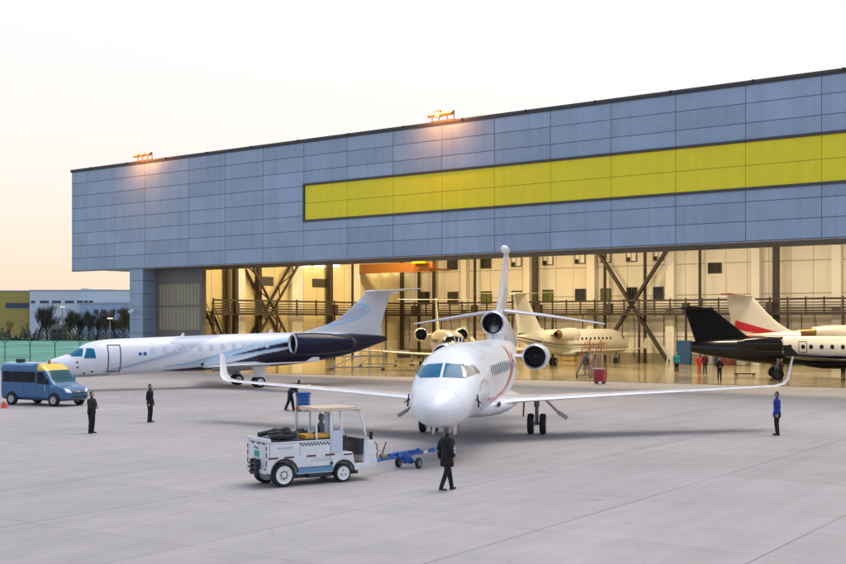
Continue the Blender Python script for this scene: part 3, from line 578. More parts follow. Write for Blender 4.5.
# pipe rack / walkway along both walls: rails + posts
def rack(fn,xs,posts,off):
    m=MB()
    for z,r in ((5.5,.14),(5.78,.08),(6.05,.09),(6.35,.05),(6.62,.05),(6.98,.10)):
        pts=[fn(x) for x in xs]
        m.bar((pts[0][0],pts[0][1],z),(pts[-1][0],pts[-1][1],z),.16,r*2)
    for p in posts: m.box(p[0]-.07,p[0]+.07,p[1]-.07,p[1]+.07,5.3,7.2)
    for i,p in enumerate(posts):
        if i%5==1: m.box(p[0]-.35,p[0]+.35,p[1]-.25,p[1]+.3,5.6,6.7)
        if i%3==0: m.box(p[0]-.1,p[0]+.1,p[1]-.1,p[1]+.1,0,5.3)
    return m
rack(lambda x:(x,LN-1.9),(LT+1.2,TR),[(t,LN-1.9) for t in np.arange(LT+1.5,TR,1.9)],0).build('pipe_rack',brownsteel,HR,smooth=False)
rack(lambda x:(LT+1.9,x),(DP+3,LN-2),[(LT+1.9,n) for n in np.arange(DP+3,LN-2,3.2)],0).build('pipe_rack',brownsteel,HR,smooth=False)
for t in np.arange(LT+2,TR,5.2):   # drop pipes & hanging cables
    m=MB(); m.tube([(t,LN-1.2,5.5),(t,LN-1.2,2.0)],.06,6); m.build('drop_pipe',brownsteel,HR)
    m=MB(); m.tube([(t+1.3,LN-1.0,5.5),(t+1.5,LN-1.0,3.4),(t+1.4,LN-1.0,.6)],.04,6); m.build('drop_cable',brownsteel,HR)
m=MB(); m.box(LT,TR,LN-.1,LN-.02,0,1.1); m.build('wall_base',mat('base_paint',(.30,.26,.16),.5,noise=.15),HR,smooth=False)
# stairs by the left door
m=MB(); pA=Vector((wt(203,12),12,wz(203,305,12))); pB=Vector((wt(217,12),12,wz(217,338,12)))
for dy in (0,.9):
    m.bar(pA+Vector((0,dy,0)),pB+Vector((0,dy,0)),.08,.3); m.bar(pA+Vector((0,dy,1)),pB+Vector((0,dy,1)),.06); 
    m.bar(pB+Vector((0,dy,0)),pB+Vector((0,dy,1)),.05); m.bar(pB+Vector((0,dy,0)),pB+Vector((0,dy,0))+(pB-pA)*1.4,.08,.3); m.bar(pB+Vector((0,dy,1)),pB+Vector((0,dy,1))+(pB-pA)*1.4,.06)
for i in range(24):
    q=pA+(pB-pA)*(i/10); m.box(q.x-.15,q.x+.15,q.y,q.y+.9,q.z-.03,q.z+.03)
m.bar((wt(206,12),12,wz(206,308,12)),(wt(232,20),20,wz(232,308,20)),.08); m.bar((wt(206,12),12,wz(206,318,12)),(wt(232,20),20,wz(232,318,20)),.2)
m.build('stairs',brownsteel,HR,smooth=False)
# crane
CRN=thing('overhead_crane','orange overhead crane girder under the hangar roof behind the navy jet tail','crane',(0,Z0,0),-TH)
m=MB(); n=LN-9; p0=Vector((wt(340,n),n,wz(340,258,n))); p0.x=wt(350,n); p1=Vector((wt(434,n),n,wz(434,265,n)))
m.box(p0.x,p1.x,n-.3,n+.3,p1.z-.75,p1.z+.4); m.build('girder',mat('crane_orange',(.28,.10,.015),.5,noise=.1),CRN,smooth=False)
m=MB(); m.box(p1.x-2.6,p1.x-.6,n-1.0,n-.3,p1.z+.2,p1.z+.6); m.build('trolley',yellowp,CRN,smooth=False)
m=MB(); m.box(p1.x-.4,p1.x+.1,n-3,n+3,p1.z-.6,p1.z-.36); m.build('end_carriage',MATS['crane_orange'],CRN,smooth=False)
# lit strip lamps near the left corner and high bays
lampm=mat('lamp_glow',(.9,.8,.6),.5,emit=(1,.84,.55),estr=6)
for i,x in enumerate((304,318,333,374,386,398)):
    p=lwp(x,271 if x>350 else 266,.5); q=lwp(x+9,271 if x>350 else 266,.5); m=MB(); m.box(LT+.3,LT+.5,p.y,q.y,p.z-.1,p.z+.22); o=m.build('strip_lamp',lampm,HR,smooth=False)
POW=2350
for i,t in enumerate((-30,-14,2,18,34,50)):
    for j,nn in enumerate((16,32)):
        L=bpy.data.lights.new('hall_lamp','AREA'); L.energy=POW*(1.4 if i<2 else 1.); L.color=(1,.83,.60) if i>1 else (1,.74,.40); L.shape='RECTANGLE'; L.size=5; L.size_y=2; 
        o=bpy.data.objects.new('hall_lamp',L); COL.objects.link(o); o.parent=HR; o.location=(t,nn,RH+.9)
        m=MB(); m.box(t-2.5,t+2.5,nn-1,nn+1,RH+1.0,RH+1.25); m.build('lamp_housing',steel,HR,smooth=False)
# floodlights on the coping
def flood(px,py,label,n=3,back=False):
    t=wt(px); R=thing('floodlight_rack',label,'floodlight',Vector((CT*t+ST*.0,Z0-ST*t,TOP+.18)),-TH,'rooftop floodlight racks')
    m=MB(); m.box(-1.2,1.2,-.1,.06,0,.08)
    for x in (-1.1,-.4,.4,1.1): m.bar((x,0,.05),(x,0,.6),.05)
    m.bar((-1.1,0,.45),(1.1,0,.45),.05); m.build('bracket',mat('rust_orange',(.35,.12,.03),.6),R,smooth=False)
    for i in range(n):
        x=-.9+i*1.8/(n-1) ; M=Matrix.Translation((x,-.3,.55))@Matrix.Rotation(math.radians(-55 if not(back and i==1) else 10),4,'X')
        m=MB(); m.box(-.3,.3,-.08,.14,-.27,.27,M=M); o=m.build('lamp_head',MATS['rust_orange'],R,bevel=.02,smooth=False)
        m=MB(); m.box(-.25,.25,-.095,-.082,-.19,.19,M=M); m.build('lamp_lens',mat('flood_glow',(1,.6,.3),.4,emit=(1,.36,.12),estr=3.5),o,smooth=False)
    L=bpy.data.lights.new('flood','AREA'); L.energy=330; L.color=(1,.36,.08); L.shape='RECTANGLE'; L.size=3.2; L.size_y=.5
    o=bpy.data.objects.new('flood',L); COL.objects.link(o); o.parent=R; o.location=(0,-1.5,.7); o.rotation_euler=(math.radians(24),0,0)
    return R
flood(145,161,'small rooftop floodlight rack glowing orange near the left end of the hangar',3)
flood(443,124,'rooftop floodlight rack with one upturned lamp, above the start of the yellow band',4,True)
# ================================================================= GROUND
def sheet(name,pts,z,m,kind='structure'):
    mb=MB(); mb.add([(x,y,z) for x,y in pts],[tuple(range(len(pts)))]); o=mb.build(name,m,smooth=False,recalc=False); tag(o,kind=kind)
    if o.data.polygons[0].normal.z<0: o.data.flip_normals()
    return o
def concrete():
    m=bpy.data.materials.new('apron_concrete'); m.use_nodes=True; nt=m.node_tree; N=nt.nodes; L=nt.links; b=N['Principled BSDF']
    geo=N.new('ShaderNodeNewGeometry'); mp=N.new('ShaderNodeMapping'); mp.vector_type='POINT'
    L.new(geo.outputs['Position'],mp.inputs['Vector']); mp.inputs['Rotation'].default_value=(0,0,-math.atan2(.827,.562))
    sx=N.new('ShaderNodeSeparateXYZ'); L.new(mp.outputs[0],sx.inputs[0])
    wob=N.new('ShaderNodeTexNoise'); wob.inputs['Scale'].default_value=.7; wob.inputs['Detail'].default_value=3; L.new(geo.outputs['Position'],wob.inputs['Vector'])
    def M_(op,a,b_=None,c=None):
        n=N.new('ShaderNodeMath'); n.operation=op
        for i,v in enumerate((a,b_,c)):
            if v is None: continue
            if isinstance(v,(int,float)): n.inputs[i].default_value=v
            else: L.new(v,n.inputs[i])
        return n.outputs[0]
    # along A coordinate -> sx.X ; across -> sx.Y
    def joint(coord,off,per,hw):
        u=M_('DIVIDE',M_('SUBTRACT',coord,off),per); fr=M_('ABSOLUTE',M_('SUBTRACT',M_('FRACT',M_('ADD',u,.5)),.5)); d=M_('MULTIPLY',fr,per)
        return M_('SUBTRACT',1.,M_('MINIMUM',M_('DIVIDE',d,hw),1.)),M_('FLOOR',u)
    # rotated frame: X' = p.A , Y' = p.B (B = left normal of A)
    pB=-(2.67*.827-26.7*.562)
    j1,c1_=joint(sx.outputs[1],pB,5.06,.035); j2,c2_=joint(sx.outputs[0],17.7,5.65,.03)
    jn=N.new('ShaderNodeTexNoise'); jn.inputs['Scale'].default_value=.09; jn.inputs['Detail'].default_value=2; L.new(geo.outputs['Position'],jn.inputs['Vector'])
    js_=N.new('ShaderNodeMapRange'); js_.inputs['From Min'].default_value=.38; js_.inputs['From Max'].default_value=.62; js_.inputs['To Min'].default_value=.4; js_.inputs['To Max'].default_value=.85; L.new(jn.outputs['Fac'],js_.inputs['Value'])
    j=M_('MULTIPLY',M_('MAXIMUM',j1,M_('MULTIPLY',j2,.6)),js_.outputs[0])
    # per slab tone
    cv=N.new('ShaderNodeCombineXYZ'); L.new(c1_,cv.inputs[0]); L.new(c2_,cv.inputs[1]); wn=N.new('ShaderNodeTexWhiteNoise'); wn.noise_dimensions='3D'; L.new(cv.outputs[0],wn.inputs['Vector'])
    slab=N.new('ShaderNodeMapRange'); slab.inputs['To Min'].default_value=.94; slab.inputs['To Max'].default_value=1.05; L.new(wn.outputs['Value'],slab.inputs['Value'])
    def noise(sc,det,lo,hi,a=.3,b_=.7,rough=.6,stretch=None):
        n=N.new('ShaderNodeTexNoise'); n.inputs['Scale'].default_value=sc; n.inputs['Detail'].default_value=det; n.inputs['Roughness'].default_value=rough
        if stretch:
            q=N.new('ShaderNodeMapping'); q.inputs['Scale'].default_value=stretch; L.new(mp.outputs[0],q.inputs['Vector']); L.new(q.outputs[0],n.inputs['Vector'])
        else: L.new(geo.outputs['Position'],n.inputs['Vector'])
        r=N.new('ShaderNodeMapRange'); r.inputs['From Min'].default_value=a; r.inputs['From Max'].default_value=b_; r.inputs['To Min'].default_value=lo; r.inputs['To Max'].default_value=hi; L.new(n.outputs['Fac'],r.inputs['Value']); return r.outputs[0],n.outputs['Fac']
    n1,_=noise(.06,5,.86,1.12); n2,_=noise(.8,8,.94,1.06); n3,f3=noise(14,4,.96,1.04); n4,_=noise(.45,8,.80,1.0,.30,.40,.75); n5,_=noise(.5,5,.90,1.05,stretch=(.15,2.2,1))
    # tyre tracks: thin arcs from rings of wave
    def arc(cx,cy,r,w,st):
        s=N.new('ShaderNodeSeparateXYZ'); L.new(geo.outputs['Position'],s.inputs[0])
        dx=M_('SUBTRACT',s.outputs[0],cx); dy=M_('SUBTRACT',s.outputs[1],cy); d=M_('SQRT',M_('ADD',M_('MULTIPLY',dx,dx),M_('MULTIPLY',dy,dy)))
        dd=M_('ABSOLUTE',M_('SUBTRACT',d,r)); k_=M_('SUBTRACT',1.,M_('MINIMUM',M_('DIVIDE',dd,w),1.)); return M_('MULTIPLY',k_,M_('MULTIPLY',js_.outputs[0],st))
    v=M_('MULTIPLY',M_('MULTIPLY',n1,n2),M_('MULTIPLY',n3,slab.outputs[0])); v=M_('MULTIPLY',v,M_('MULTIPLY',n4,n5))
    vo=N.new('ShaderNodeTexVoronoi'); vo.inputs['Scale'].default_value=.30; L.new(geo.outputs['Position'],vo.inputs['Vector'])
    sp_=N.new('ShaderNodeMapRange'); sp_.inputs['From Min'].default_value=.0; sp_.inputs['From Max'].default_value=.09; sp_.inputs['To Min'].default_value=.72; sp_.inputs['To Max'].default_value=1.; L.new(vo.outputs['Distance'],sp_.inputs['Value'])
    cr_=N.new('ShaderNodeTexVoronoi'); cr_.feature='DISTANCE_TO_EDGE'; cr_.inputs['Scale'].default_value=.16; wv=N.new('ShaderNodeVectorMath'); wv.operation='MULTIPLY_ADD'; L.new(wob.outputs['Color'],wv.inputs[0]); wv.inputs[1].default_value=(1.6,1.6,0); L.new(geo.outputs['Position'],wv.inputs[2]); L.new(wv.outputs[0],cr_.inputs['Vector'])
    ck=N.new('ShaderNodeMapRange'); ck.inputs['From Min'].default_value=.0; ck.inputs['From Max'].default_value=.004; ck.inputs['To Min'].default_value=.88; ck.inputs['To Max'].default_value=1.; L.new(cr_.outputs['Distance'],ck.inputs['Value'])
    v=M_('MULTIPLY',v,M_('MULTIPLY',sp_.outputs[0],ck.outputs[0]))
    v=M_('MULTIPLY',v,M_('SUBTRACT',1.,j))
    for a in ((-24,72,6,.15,.35),(-24.6,71,7.4,.12,.3)): v=M_('MULTIPLY',v,M_('SUBTRACT',1.,arc(*a)))
    mx=N.new('ShaderNodeMix'); mx.data_type='RGBA'; mx.blend_type='MULTIPLY'; mx.inputs[0].default_value=1; mx.inputs[6].default_value=(.375,.348,.338,1); L.new(v,mx.inputs[7]); L.new(mx.outputs[2],b.inputs['Base Color'])
    rr=N.new('ShaderNodeMapRange'); rr.inputs['To Min'].default_value=.5; rr.inputs['To Max'].default_value=.85; L.new(f3,rr.inputs['Value']); L.new(rr.outputs[0],b.inputs['Roughness'])
    bp=N.new('ShaderNodeBump'); bp.inputs['Strength'].default_value=.25; bp.inputs['Distance'].default_value=.01; L.new(f3,bp.inputs['Height']); L.new(bp.outputs[0],b.inputs['Normal'])
    return m
sheet('ground',[(-4000,-300),(4000,-300),(4000,5000),(-4000,5000)],-.03,mat('far_ground',(.20,.17,.14),.9,noise=.2,nscale=.02))
sheet('apron',[(-160,-60),(160,-60),(160,140),(-60,140),(-160,140)],0.,concrete())
fieldm=mat('teal_field',(.085,.27,.195),.85,noise=.7,nscale=.06,bump=.8,bscale=2)
sheet('field',[(-260,113.5),(-36,113.5),(-36,138),(40,190),(60,330),(-260,330)],.006,fieldm)
# hangar floor
pL=gp(280,373.6); pR=gp(846,388)
e=(pR-pL); PLl=pL-e*.52; PRr=pR+e*.5
def hw(t,n): return (CT*t+ST*n, Z0-ST*t+CT*n)
fl=mat('epoxy_floor',(.30,.25,.14),.21,noise=.22,nscale=.35,coat=.3,bump=.05,bscale=2)
# clip floor to left wall start
sheet('hangar_floor',[(PLl.x,PLl.y),(PRr.x,PRr.y),hw(TR,LN),hw(LT,LN),hw(LT,10)],.012,fl)
m=MB(); d=e.normalized(); nrm=Vector((-d.y,d.x,0))
m=MB()
for o_,w_ in ((-.35,.12),(.25,.08)):
    a=PLl+nrm*o_; b_=PRr+nrm*o_; m.add([(a.x,a.y,.017),(b_.x,b_.y,.017),(b_.x+nrm.x*w_,b_.y+nrm.y*w_,.017),(a.x+nrm.x*w_,a.y+nrm.y*w_,.017)],[(0,1,2,3)])
tr=m.build('floor_track',brownsteel,smooth=False,recalc=False); tag(tr,kind='structure')
# painted line on the floor and apron guide line
m=MB()
def strip(mb,p,q,w,z):
    p=Vector(p);q=Vector(q); d=(q-p).normalized(); s=Vector((-d.y,d.x,0))*w/2; mb.add([(*(p-s)[:2],z),(*(q-s)[:2],z),(*(q+s)[:2],z),(*(p+s)[:2],z)],[(0,1,2,3)])
strip(m,(*hw(-30,20),0),(*hw(55,20),0),.15,.018); strip(m,(*hw(-30,40),0),(*hw(55,40),0),.15,.018)
o=m.build('floor_marking',mat('line_yellow',(.55,.42,.05),.5,noise=.2),smooth=False,recalc=False); tag(o,kind='structure')
# ================================================================= PEOPLE
skin=mat('skin',(.42,.25,.17),.55); 
def person(label, pos, face, jacket, trousers, hair=(.012,.010,.009), scale=1., stride=0., lean=0., arms='down', coat=.0, vox=.013, shoes=(.01,.01,.01), hat=None, shoem=None, sit=False, bulk=1.):
    """figure facing local +x; one continuous body"""
    R=thing('person',label,'person',pos,face); R.scale=(scale,)*3
    segs=[] # (p0,r0,p1,r1,label)
    def C(p0,r0,p1,r1,l): segs.append((Vector(p0),r0,Vector(p1),r1,l))
    mb=MB(); ly=math.sin(lean); lz=math.cos(lean); hz=.93 if not sit else .50
    def T(x,y,z):   # torso lean about the hip
        dz=z-.93; return Vector((x*lz+dz*ly, y, hz+dz*lz-x*ly))
    def seg(p0,r0,p1,r1,l,n=12):
        C(p0,r0,p1,r1,l); p0=Vector(p0);p1=Vector(p1)
        mb.ell(p0,(r0,)*3,0,n,8); mb.ell(p1,(r1,)*3,0,n,8); mb.tube([p0,p1],[r0,r1],n)
    # torso loft
    def ring(z,rx,ry,x=0.,fl=0): return [T(x+rx*math.cos(2*PI*j/18),ry*math.sin(2*PI*j/18),z) for j in range(18)]
    zb=.93-coat
    tor=[(z_,a_*bulk,b_*bulk) if z_<1.46 else (z_,a_,b_) for z_,a_,b_ in [(zb-.06,.105+coat*.18,.165+coat*.12),(zb+.02,.12+coat*.15,.185+coat*.1),(1.0,.118,.172),(1.12,.112,.165),(1.28,.125,.19),(1.38,.12,.205),(1.44,.095,.19),(1.48,.07,.12),(1.50,.055,.06)]]
    mb.rings([ring(z,rx,ry) for z,rx,ry in tor])
    C(T(0,0,zb+.05),.16,T(0,0,1.4),.18,'j'); C(T(0,-.1,1.25),.11,T(0,.1,1.25),.11,'j')
    # neck and head
    seg(T(.0,0,1.46),.058,T(.01,0,1.56),.052,'s')
    hc=T(.02,0,1.645); 
    hm=Matrix.Translation(hc)
    mb.ell((0,0,0.012),(.092,.074,.105),0,18,12,M=hm); mb.ell((.022,0,-.055),(.062,.052,.058),0,14,9,M=hm)
    mb.ell((.093,0,-.012),(.02,.013,.026),0,8,6,M=hm); mb.ell((.08,0,-.055),(.018,.026,.010),0,8,6,M=hm)
    for sg in (-1,1): mb.ell((-.005,sg*.078,-.005),(.018,.011,.03),0,8,6,M=hm); mb.ell((.078,sg*.03,.016),(.014,.018,.01),0,8,6,M=hm)
    C(hc,.1,hc+Vector((.02,0,-.06)),.06,'s')
    # arms
    for sg in (-1,1):
        sh=T(0,sg*.185,1.40)
        if arms=='down': el=T(-.03,sg*.245,1.13); wr=T(.06,sg*.235,.89); hd_=Vector((.1,0,-1))
        elif arms=='pockets': el=T(-.08,sg*.27,1.14); wr=T(.08,sg*.20,.97); hd_=Vector((.35,-sg*.25,-.8))
        elif arms=='push': el=T(.22,sg*.22,1.16); wr=T(.42,sg*.16,1.05); hd_=Vector((1,0,-.15))
        elif arms=='front': el=T(.06,sg*.25,1.13); wr=T(.24,sg*.06,1.08); hd_=Vector((.5,-sg*.8,.1))
        elif arms=='swing': el=T(-.05*sg-.02,sg*.245,1.13); wr=T(.12*-sg+.05,sg*.235,.90); hd_=Vector((.2,0,-1))
        elif arms=='wheel': el=T(.18,sg*.22,1.15); wr=T(.40,sg*.12,1.22); hd_=Vector((1,0,.1))
        seg(sh,.062*bulk,el,.050*bulk,'j'); seg(el,.049*bulk,wr,.036*bulk,'j'); seg(wr,.028,wr+hd_.normalized()*.05,.03,'s')
        hd_.normalize(); pl=wr+hd_*.075; side=hd_.cross(Vector((0,1,0))).normalized(); 
        if side.length<.5: side=Vector((1,0,0))
        seg(pl-side*.022,.019,pl+side*.022,.019,'s',8); seg(wr,.025,pl,.026,'s',8)
        for f in range(4):
            b0=pl+side*(-.03+.02*f)+hd_*.012; ln=(.062,.074,.078,.066)[f]; inw=Vector((0,-sg,0))
            m1=b0+(hd_*.8+inw*.25).normalized()*ln*.55; m2=m1+(hd_*.6+inw*.7).normalized()*ln*.5
            seg(b0,.0095,m1,.009,'s',6); seg(m1,.009,m2,.0075,'s',6)
        tb=pl+side*.03-hd_*.03; t1=tb+(side*.8+hd_*.6).normalized()*.036; t2=t1+hd_*.03; seg(tb,.012,t1,.0105,'s',6); seg(t1,.0105,t2,.009,'s',6)
    # legs
    for sg in (-1,1):
        if sit: hp=Vector((0,sg*.09,hz)); kn=Vector((.42,sg*.1,hz+.04)); an=Vector((.50,sg*.1,.1)); to=an+Vector((.16,0,-.03))
        else:
            s=stride*sg; hp=Vector((0,sg*.085,.90)); an=Vector((s*.5-.02,sg*.10+ (0 if not stride else -sg*.02),.085+(0.04 if s<0 else 0))); kn=(hp+an)/2+Vector((.05 if s<0 else .03,0,.015)); to=an+Vector((.155,sg*.03,-.045 if s>=0 else -.07))
        seg(hp,.092*bulk,kn,.065*bulk,'t'); seg(kn,.065*bulk,an,.05*bulk,'t'); seg(an+Vector((-.045,0,-.045)),.036,to,.030,'b')
    o=mb.build('body',[mat('cloth_%.3f_%.3f_%.3f'%jacket,jacket,.8,noise=.15,nscale=9)],R)
    r=o.modifiers.new('r','REMESH'); r.mode='VOXEL'; r.voxel_size=vox; sm=o.modifiers.new('s','SMOOTH'); sm.iterations=2; sm.factor=.5
    evald(o); me=o.data; me.materials.clear()
    ms=[MATS['cloth_%.3f_%.3f_%.3f'%jacket],mat('cloth_%.3f_%.3f_%.3f'%trousers,trousers,.8,noise=.15,nscale=9),skin,shoem or mat('shoe_black',(.01,.01,.01),.35)]
    for q in ms: me.materials.append(q)
    idx={'j':0,'t':1,'s':2,'b':3}
    n=len(me.polygons); ce=np.empty(n*3); me.polygons.foreach_get('center',ce); ce=ce.reshape(n,3); best=np.full(n,9.); lab=np.zeros(n,int)
    for p0,r0,p1,r1,l in segs:
        a=np.array(p0);d=np.array(p1)-a; t=np.clip(((ce-a)@d)/max(d@d,1e-9),0,1); dist=np.linalg.norm(ce-a-t[:,None]*d,axis=1)-(r0+(r1-r0)*t)
        k_=dist<best; best[k_]=dist[k_]; lab[k_]=idx[l]
    me.polygons.foreach_set('material_index',lab); me.shade_smooth()
    # hair
    h=MB(); h.rings([[hc+Vector((-.012+.098*math.sin(t)*math.cos(a)*(1.0),.083*math.sin(t)*math.sin(a),.012+.114*math.cos(t)))+Vector((0 if math.cos(a)<.2 else -.012*math.cos(a)*math.sin(t),0,0)) for a in [2*PI*j/20 for j in range(20)]] for t in (.05,.35,.7,1.05,1.35)])
    h.ell(hc+Vector((-.035,0,-.01)),(.066,.078,.085),0,14,9)
    h.build('hair' if not hat else 'cap',mat('hair_%.2f'%hair[0],hair,.7) if not hat else hat,R)
    return R
BK=(.004,.004,.005); NV=(.012,.014,.028)
P=gp
person('man in a black coat walking in front of the jet nose, back to camera',P(447,491),math.radians(38),BK,BK,scale=1.0,bulk=1.12,stride=.5,arms='pockets',coat=.2,vox=.010,hair=(.09,.085,.08))
person('person in dark jacket with short dark hair standing just right of the blue van',P(91.5,433.5),math.radians(-20),(.012,.010,.010),BK,scale=.98,bulk=1.22,arms='front',coat=.05)
person('slim person in black standing in front of the white and navy jet fuselage',P(150,422.5),math.radians(-15),BK,BK,scale=1.0,bulk=1.08,arms='down',coat=.05)
person('man in a bright blue coat standing alone on the apron at right',P(777,435.5),math.radians(178),(.012,.035,.30),BK,scale=1.01,bulk=1.12,arms='down',coat=.14)
person('worker in navy overalls leaning forward to push the blue cart',P(290,411),math.radians(12),NV,NV,scale=1.02,bulk=1.3,stride=.42,lean=.72,arms='push')
person('person in a teal jacket and black trousers in front of the tool cabinets ',P(676.5,373),math.radians(-100),(.01,.22,.25),BK,scale=1.08,arms='down',vox=.02,bulk=1.3,coat=.06,shoem=mat('orange_shoe',(.8,.12,.02),.5))
person('worker in bright red overalls standing in the hangar between two coworkers',P(699,373.5),math.radians(-80),(.5,.02,.03),(.5,.02,.03),scale=.97,arms='down',vox=.02)
person('worker in dark red and black standing close beside the red-overalled worker',P(705,374.5),math.radians(-120),(.07,.012,.015),BK,scale=1.1,arms='down',vox=.02)
person('worker in black standing alone at the hangar threshold under the black tail',P(719.5,381.5),math.radians(-95),BK,BK,scale=1.05,arms='front',vox=.02)
person('worker in a dark maroon top standing at the black jet wing tip',P(781,382),math.radians(-70),(.05,.012,.02),BK,scale=1.0,arms='front',vox=.02)
person('worker in black at the right picture edge beside the black-bellied jet nose gear',P(843,379),math.radians(-90),BK,BK,scale=1.0,arms='down',vox=.02)
# ================================================================= VAN
def van():
    p=(gp(14.2,405.3)+gp(56,406.6))/2; rr,rf=gp(14.2,405.3),gp(56,406.6); ang=math.radians(-27)
    # local frame: +x towards tail so that the hull nose is x=0; near (right) side = ?
    R=thing('minibus','blue minibus with a yellow front roof standing at the far left of the apron','minibus',(0,0,0),ang+PI)
    nose=rf+Vector((math.cos(ang),math.sin(ang),0))*.80
    # near side wheels sit on the local +y side
    W=.98; off=Vector((-math.sin(ang),math.cos(ang),0))*(W-.12)
    R.location=nose+off
    B=Body([(0,.55,.72,.42),(.06,.78,.86,.34),(.25,.92,1.02,.30),(.75,.97,1.16,.28),(1.0,.98,1.32,.28),(1.35,.98,1.78,.28),(1.6,.985,2.06,.28),(1.95,.99,2.28,.28),(2.6,.99,2.36,.28),(4.6,.98,2.36,.28),(4.78,.95,2.32,.30),(4.82,.9,2.2,.4)],e=8)
    blue=(.012,.115,.26)
    def cf(V):
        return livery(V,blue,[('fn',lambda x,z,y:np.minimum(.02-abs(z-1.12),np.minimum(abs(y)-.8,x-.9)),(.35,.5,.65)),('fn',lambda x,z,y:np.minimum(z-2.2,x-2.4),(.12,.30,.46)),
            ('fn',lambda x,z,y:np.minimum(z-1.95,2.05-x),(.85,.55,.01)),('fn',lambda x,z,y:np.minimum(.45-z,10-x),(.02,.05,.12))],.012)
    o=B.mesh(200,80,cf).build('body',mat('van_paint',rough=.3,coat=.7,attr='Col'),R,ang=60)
    # wheel recesses: dark arches
    for x in (.85,3.95):
        for sg in (-1,1):
            m=MB(); m.lathe([(0,.40),(sg*.012,.40),(sg*.012,.002)],(x,sg*.985,.36),'y',28); m.build('wheel_arch',rubber,R)
            wheel(R,(x,sg*.93,.34),.34,.22,mat('wheel_silver',(.45,.46,.48),.35,metal=.6))
    gl=mat('van_glass',(.006,.010,.014),.1,spec=.3); ws=mat('van_windscreen',(.01,.08,.09),.12,spec=.3)
    m=MB(); B.patch(m,[(-.80,1.30),(.80,1.30),(.74,1.93),(-.74,1.93)],'front',n=16,off=.01); m.build('windscreen',ws,R,ang=80)
    for sg in (-1,1):
        m=MB(); B.patch(m,[(1.25,1.22),(2.05,1.22),(2.05,1.86),(1.62,1.86)],'side',sg,8,.01); m.build('door_window',gl,R,ang=80)
        m=MB(); B.patch(m,[(2.2,1.28),(4.62,1.28),(4.62,1.86),(2.2,1.86)],'side',sg,8,.01); m.build('side_window',gl,R,ang=80)
        m=MB(); 
        for x in (3.0,3.85): B.patch(m,[(x-.03,1.28),(x+.03,1.28),(x+.03,1.86),(x-.03,1.86)],'side',sg,3,.014)
        m.build('window_pillar',darkm,R,ang=80)
        m=MB()
        for x in (1.18,2.12,3.1): B.patch(m,[(x-.008,.45),(x+.008,.45),(x+.008,1.9 if x>1.2 else 1.1),(x-.008,1.9 if x>1.2 else 1.1)],'side',sg,6,.006)
        m.build('door_seam',darkm,R)
        m=MB(); m.box(1.3,1.45,sg*1.08-.1,sg*1.08+.1,1.2,1.5); m.bar((1.42,sg*.96,1.28),(1.4,sg*1.05,1.3),.05); m.build('mirror',rubber,R,bevel=.03,smooth=False)
        m=MB(); B.patch(m,[(sg*.50,.74),(sg*.86,.78),(sg*.84,.98),(sg*.62,.94)],'front',n=6,off=.015); m.build('headlight',mat('headlight',(.75,.8,.85),.12,coat=1.),R,ang=80)
        m=MB(); B.patch(m,[(sg*.62,.48),(sg*.78,.48),(sg*.78,.56),(sg*.62,.56)],'front',n=4,off=.015); m.build('fog_lamp',metal,R)
        m=MB(); m.box(4.80,4.84,sg*.84-.05,sg*.84+.05,1.0,1.5); m.build('tail_light',redp,R,smooth=False)
    m=MB(); B.patch(m,[(-.46,.70),(.46,.70),(.40,.86),(-.40,.86)],'front',n=8,off=.012); g_=m.build('grille',darkm,R,ang=80)
    m=MB(); 
    for z in (.74,.80): B.patch(m,[(-.44,z),(.44,z),(.43,z+.018),(-.43,z+.018)],'front',n=6,off=.02)
    B.patch(m,[(-.12,.745),(.12,.745),(.12,.83),(-.12,.83)],'front',n=6,off=.022); m.build('grille_bar',metal,g_)
    m=MB(); B.patch(m,[(-.24,.46),(.24,.46),(.24,.58),(-.24,.58)],'front',n=4,off=.02); m.build('number_plate',mat('plate_green',(.03,.22,.12),.4),R)
    m=MB(); m.rings([[ (x,y,.5+dz) for y,dz in ((-w,0),(w,0),(w,.05),(-w,.05))] for x,w in ((-.06,.5),(-.02,.78))]); m.build('bumper_strip',rubber,R,smooth=False)
    m=MB(); m.lathe([(0,.09),(.1,.09),(.16,.06),(.17,.002)],(2.12,.0,2.33),'z',14); m.build('beacon',mat('beacon_amber',(.5,.2,.02),.3),R)
    m=MB(); m.box(3.6,4.0,.3,.65,2.36,2.55); m.build('roof_vent',darkm,R,smooth=False,bevel=.03)
van()
# cone
c=thing('traffic_cone','small orange-red traffic cone with pale tip behind the blue minibus','traffic cone',gp(4,408))
m=MB(); m.box(-.2,.2,-.2,.2,0,.03); m.lathe([(.03,.15),(.34,.07)],(0,0,0),'z',16); m.build('cone_body',mat('cone_red',(.75,.06,.04),.5),c)
m=MB(); m.lathe([(.34,.072),(.5,.035),(.505,.002)],(0,0,0),'z',16); m.build('cone_tip',mat('cone_white',(.75,.7,.6),.5),c)
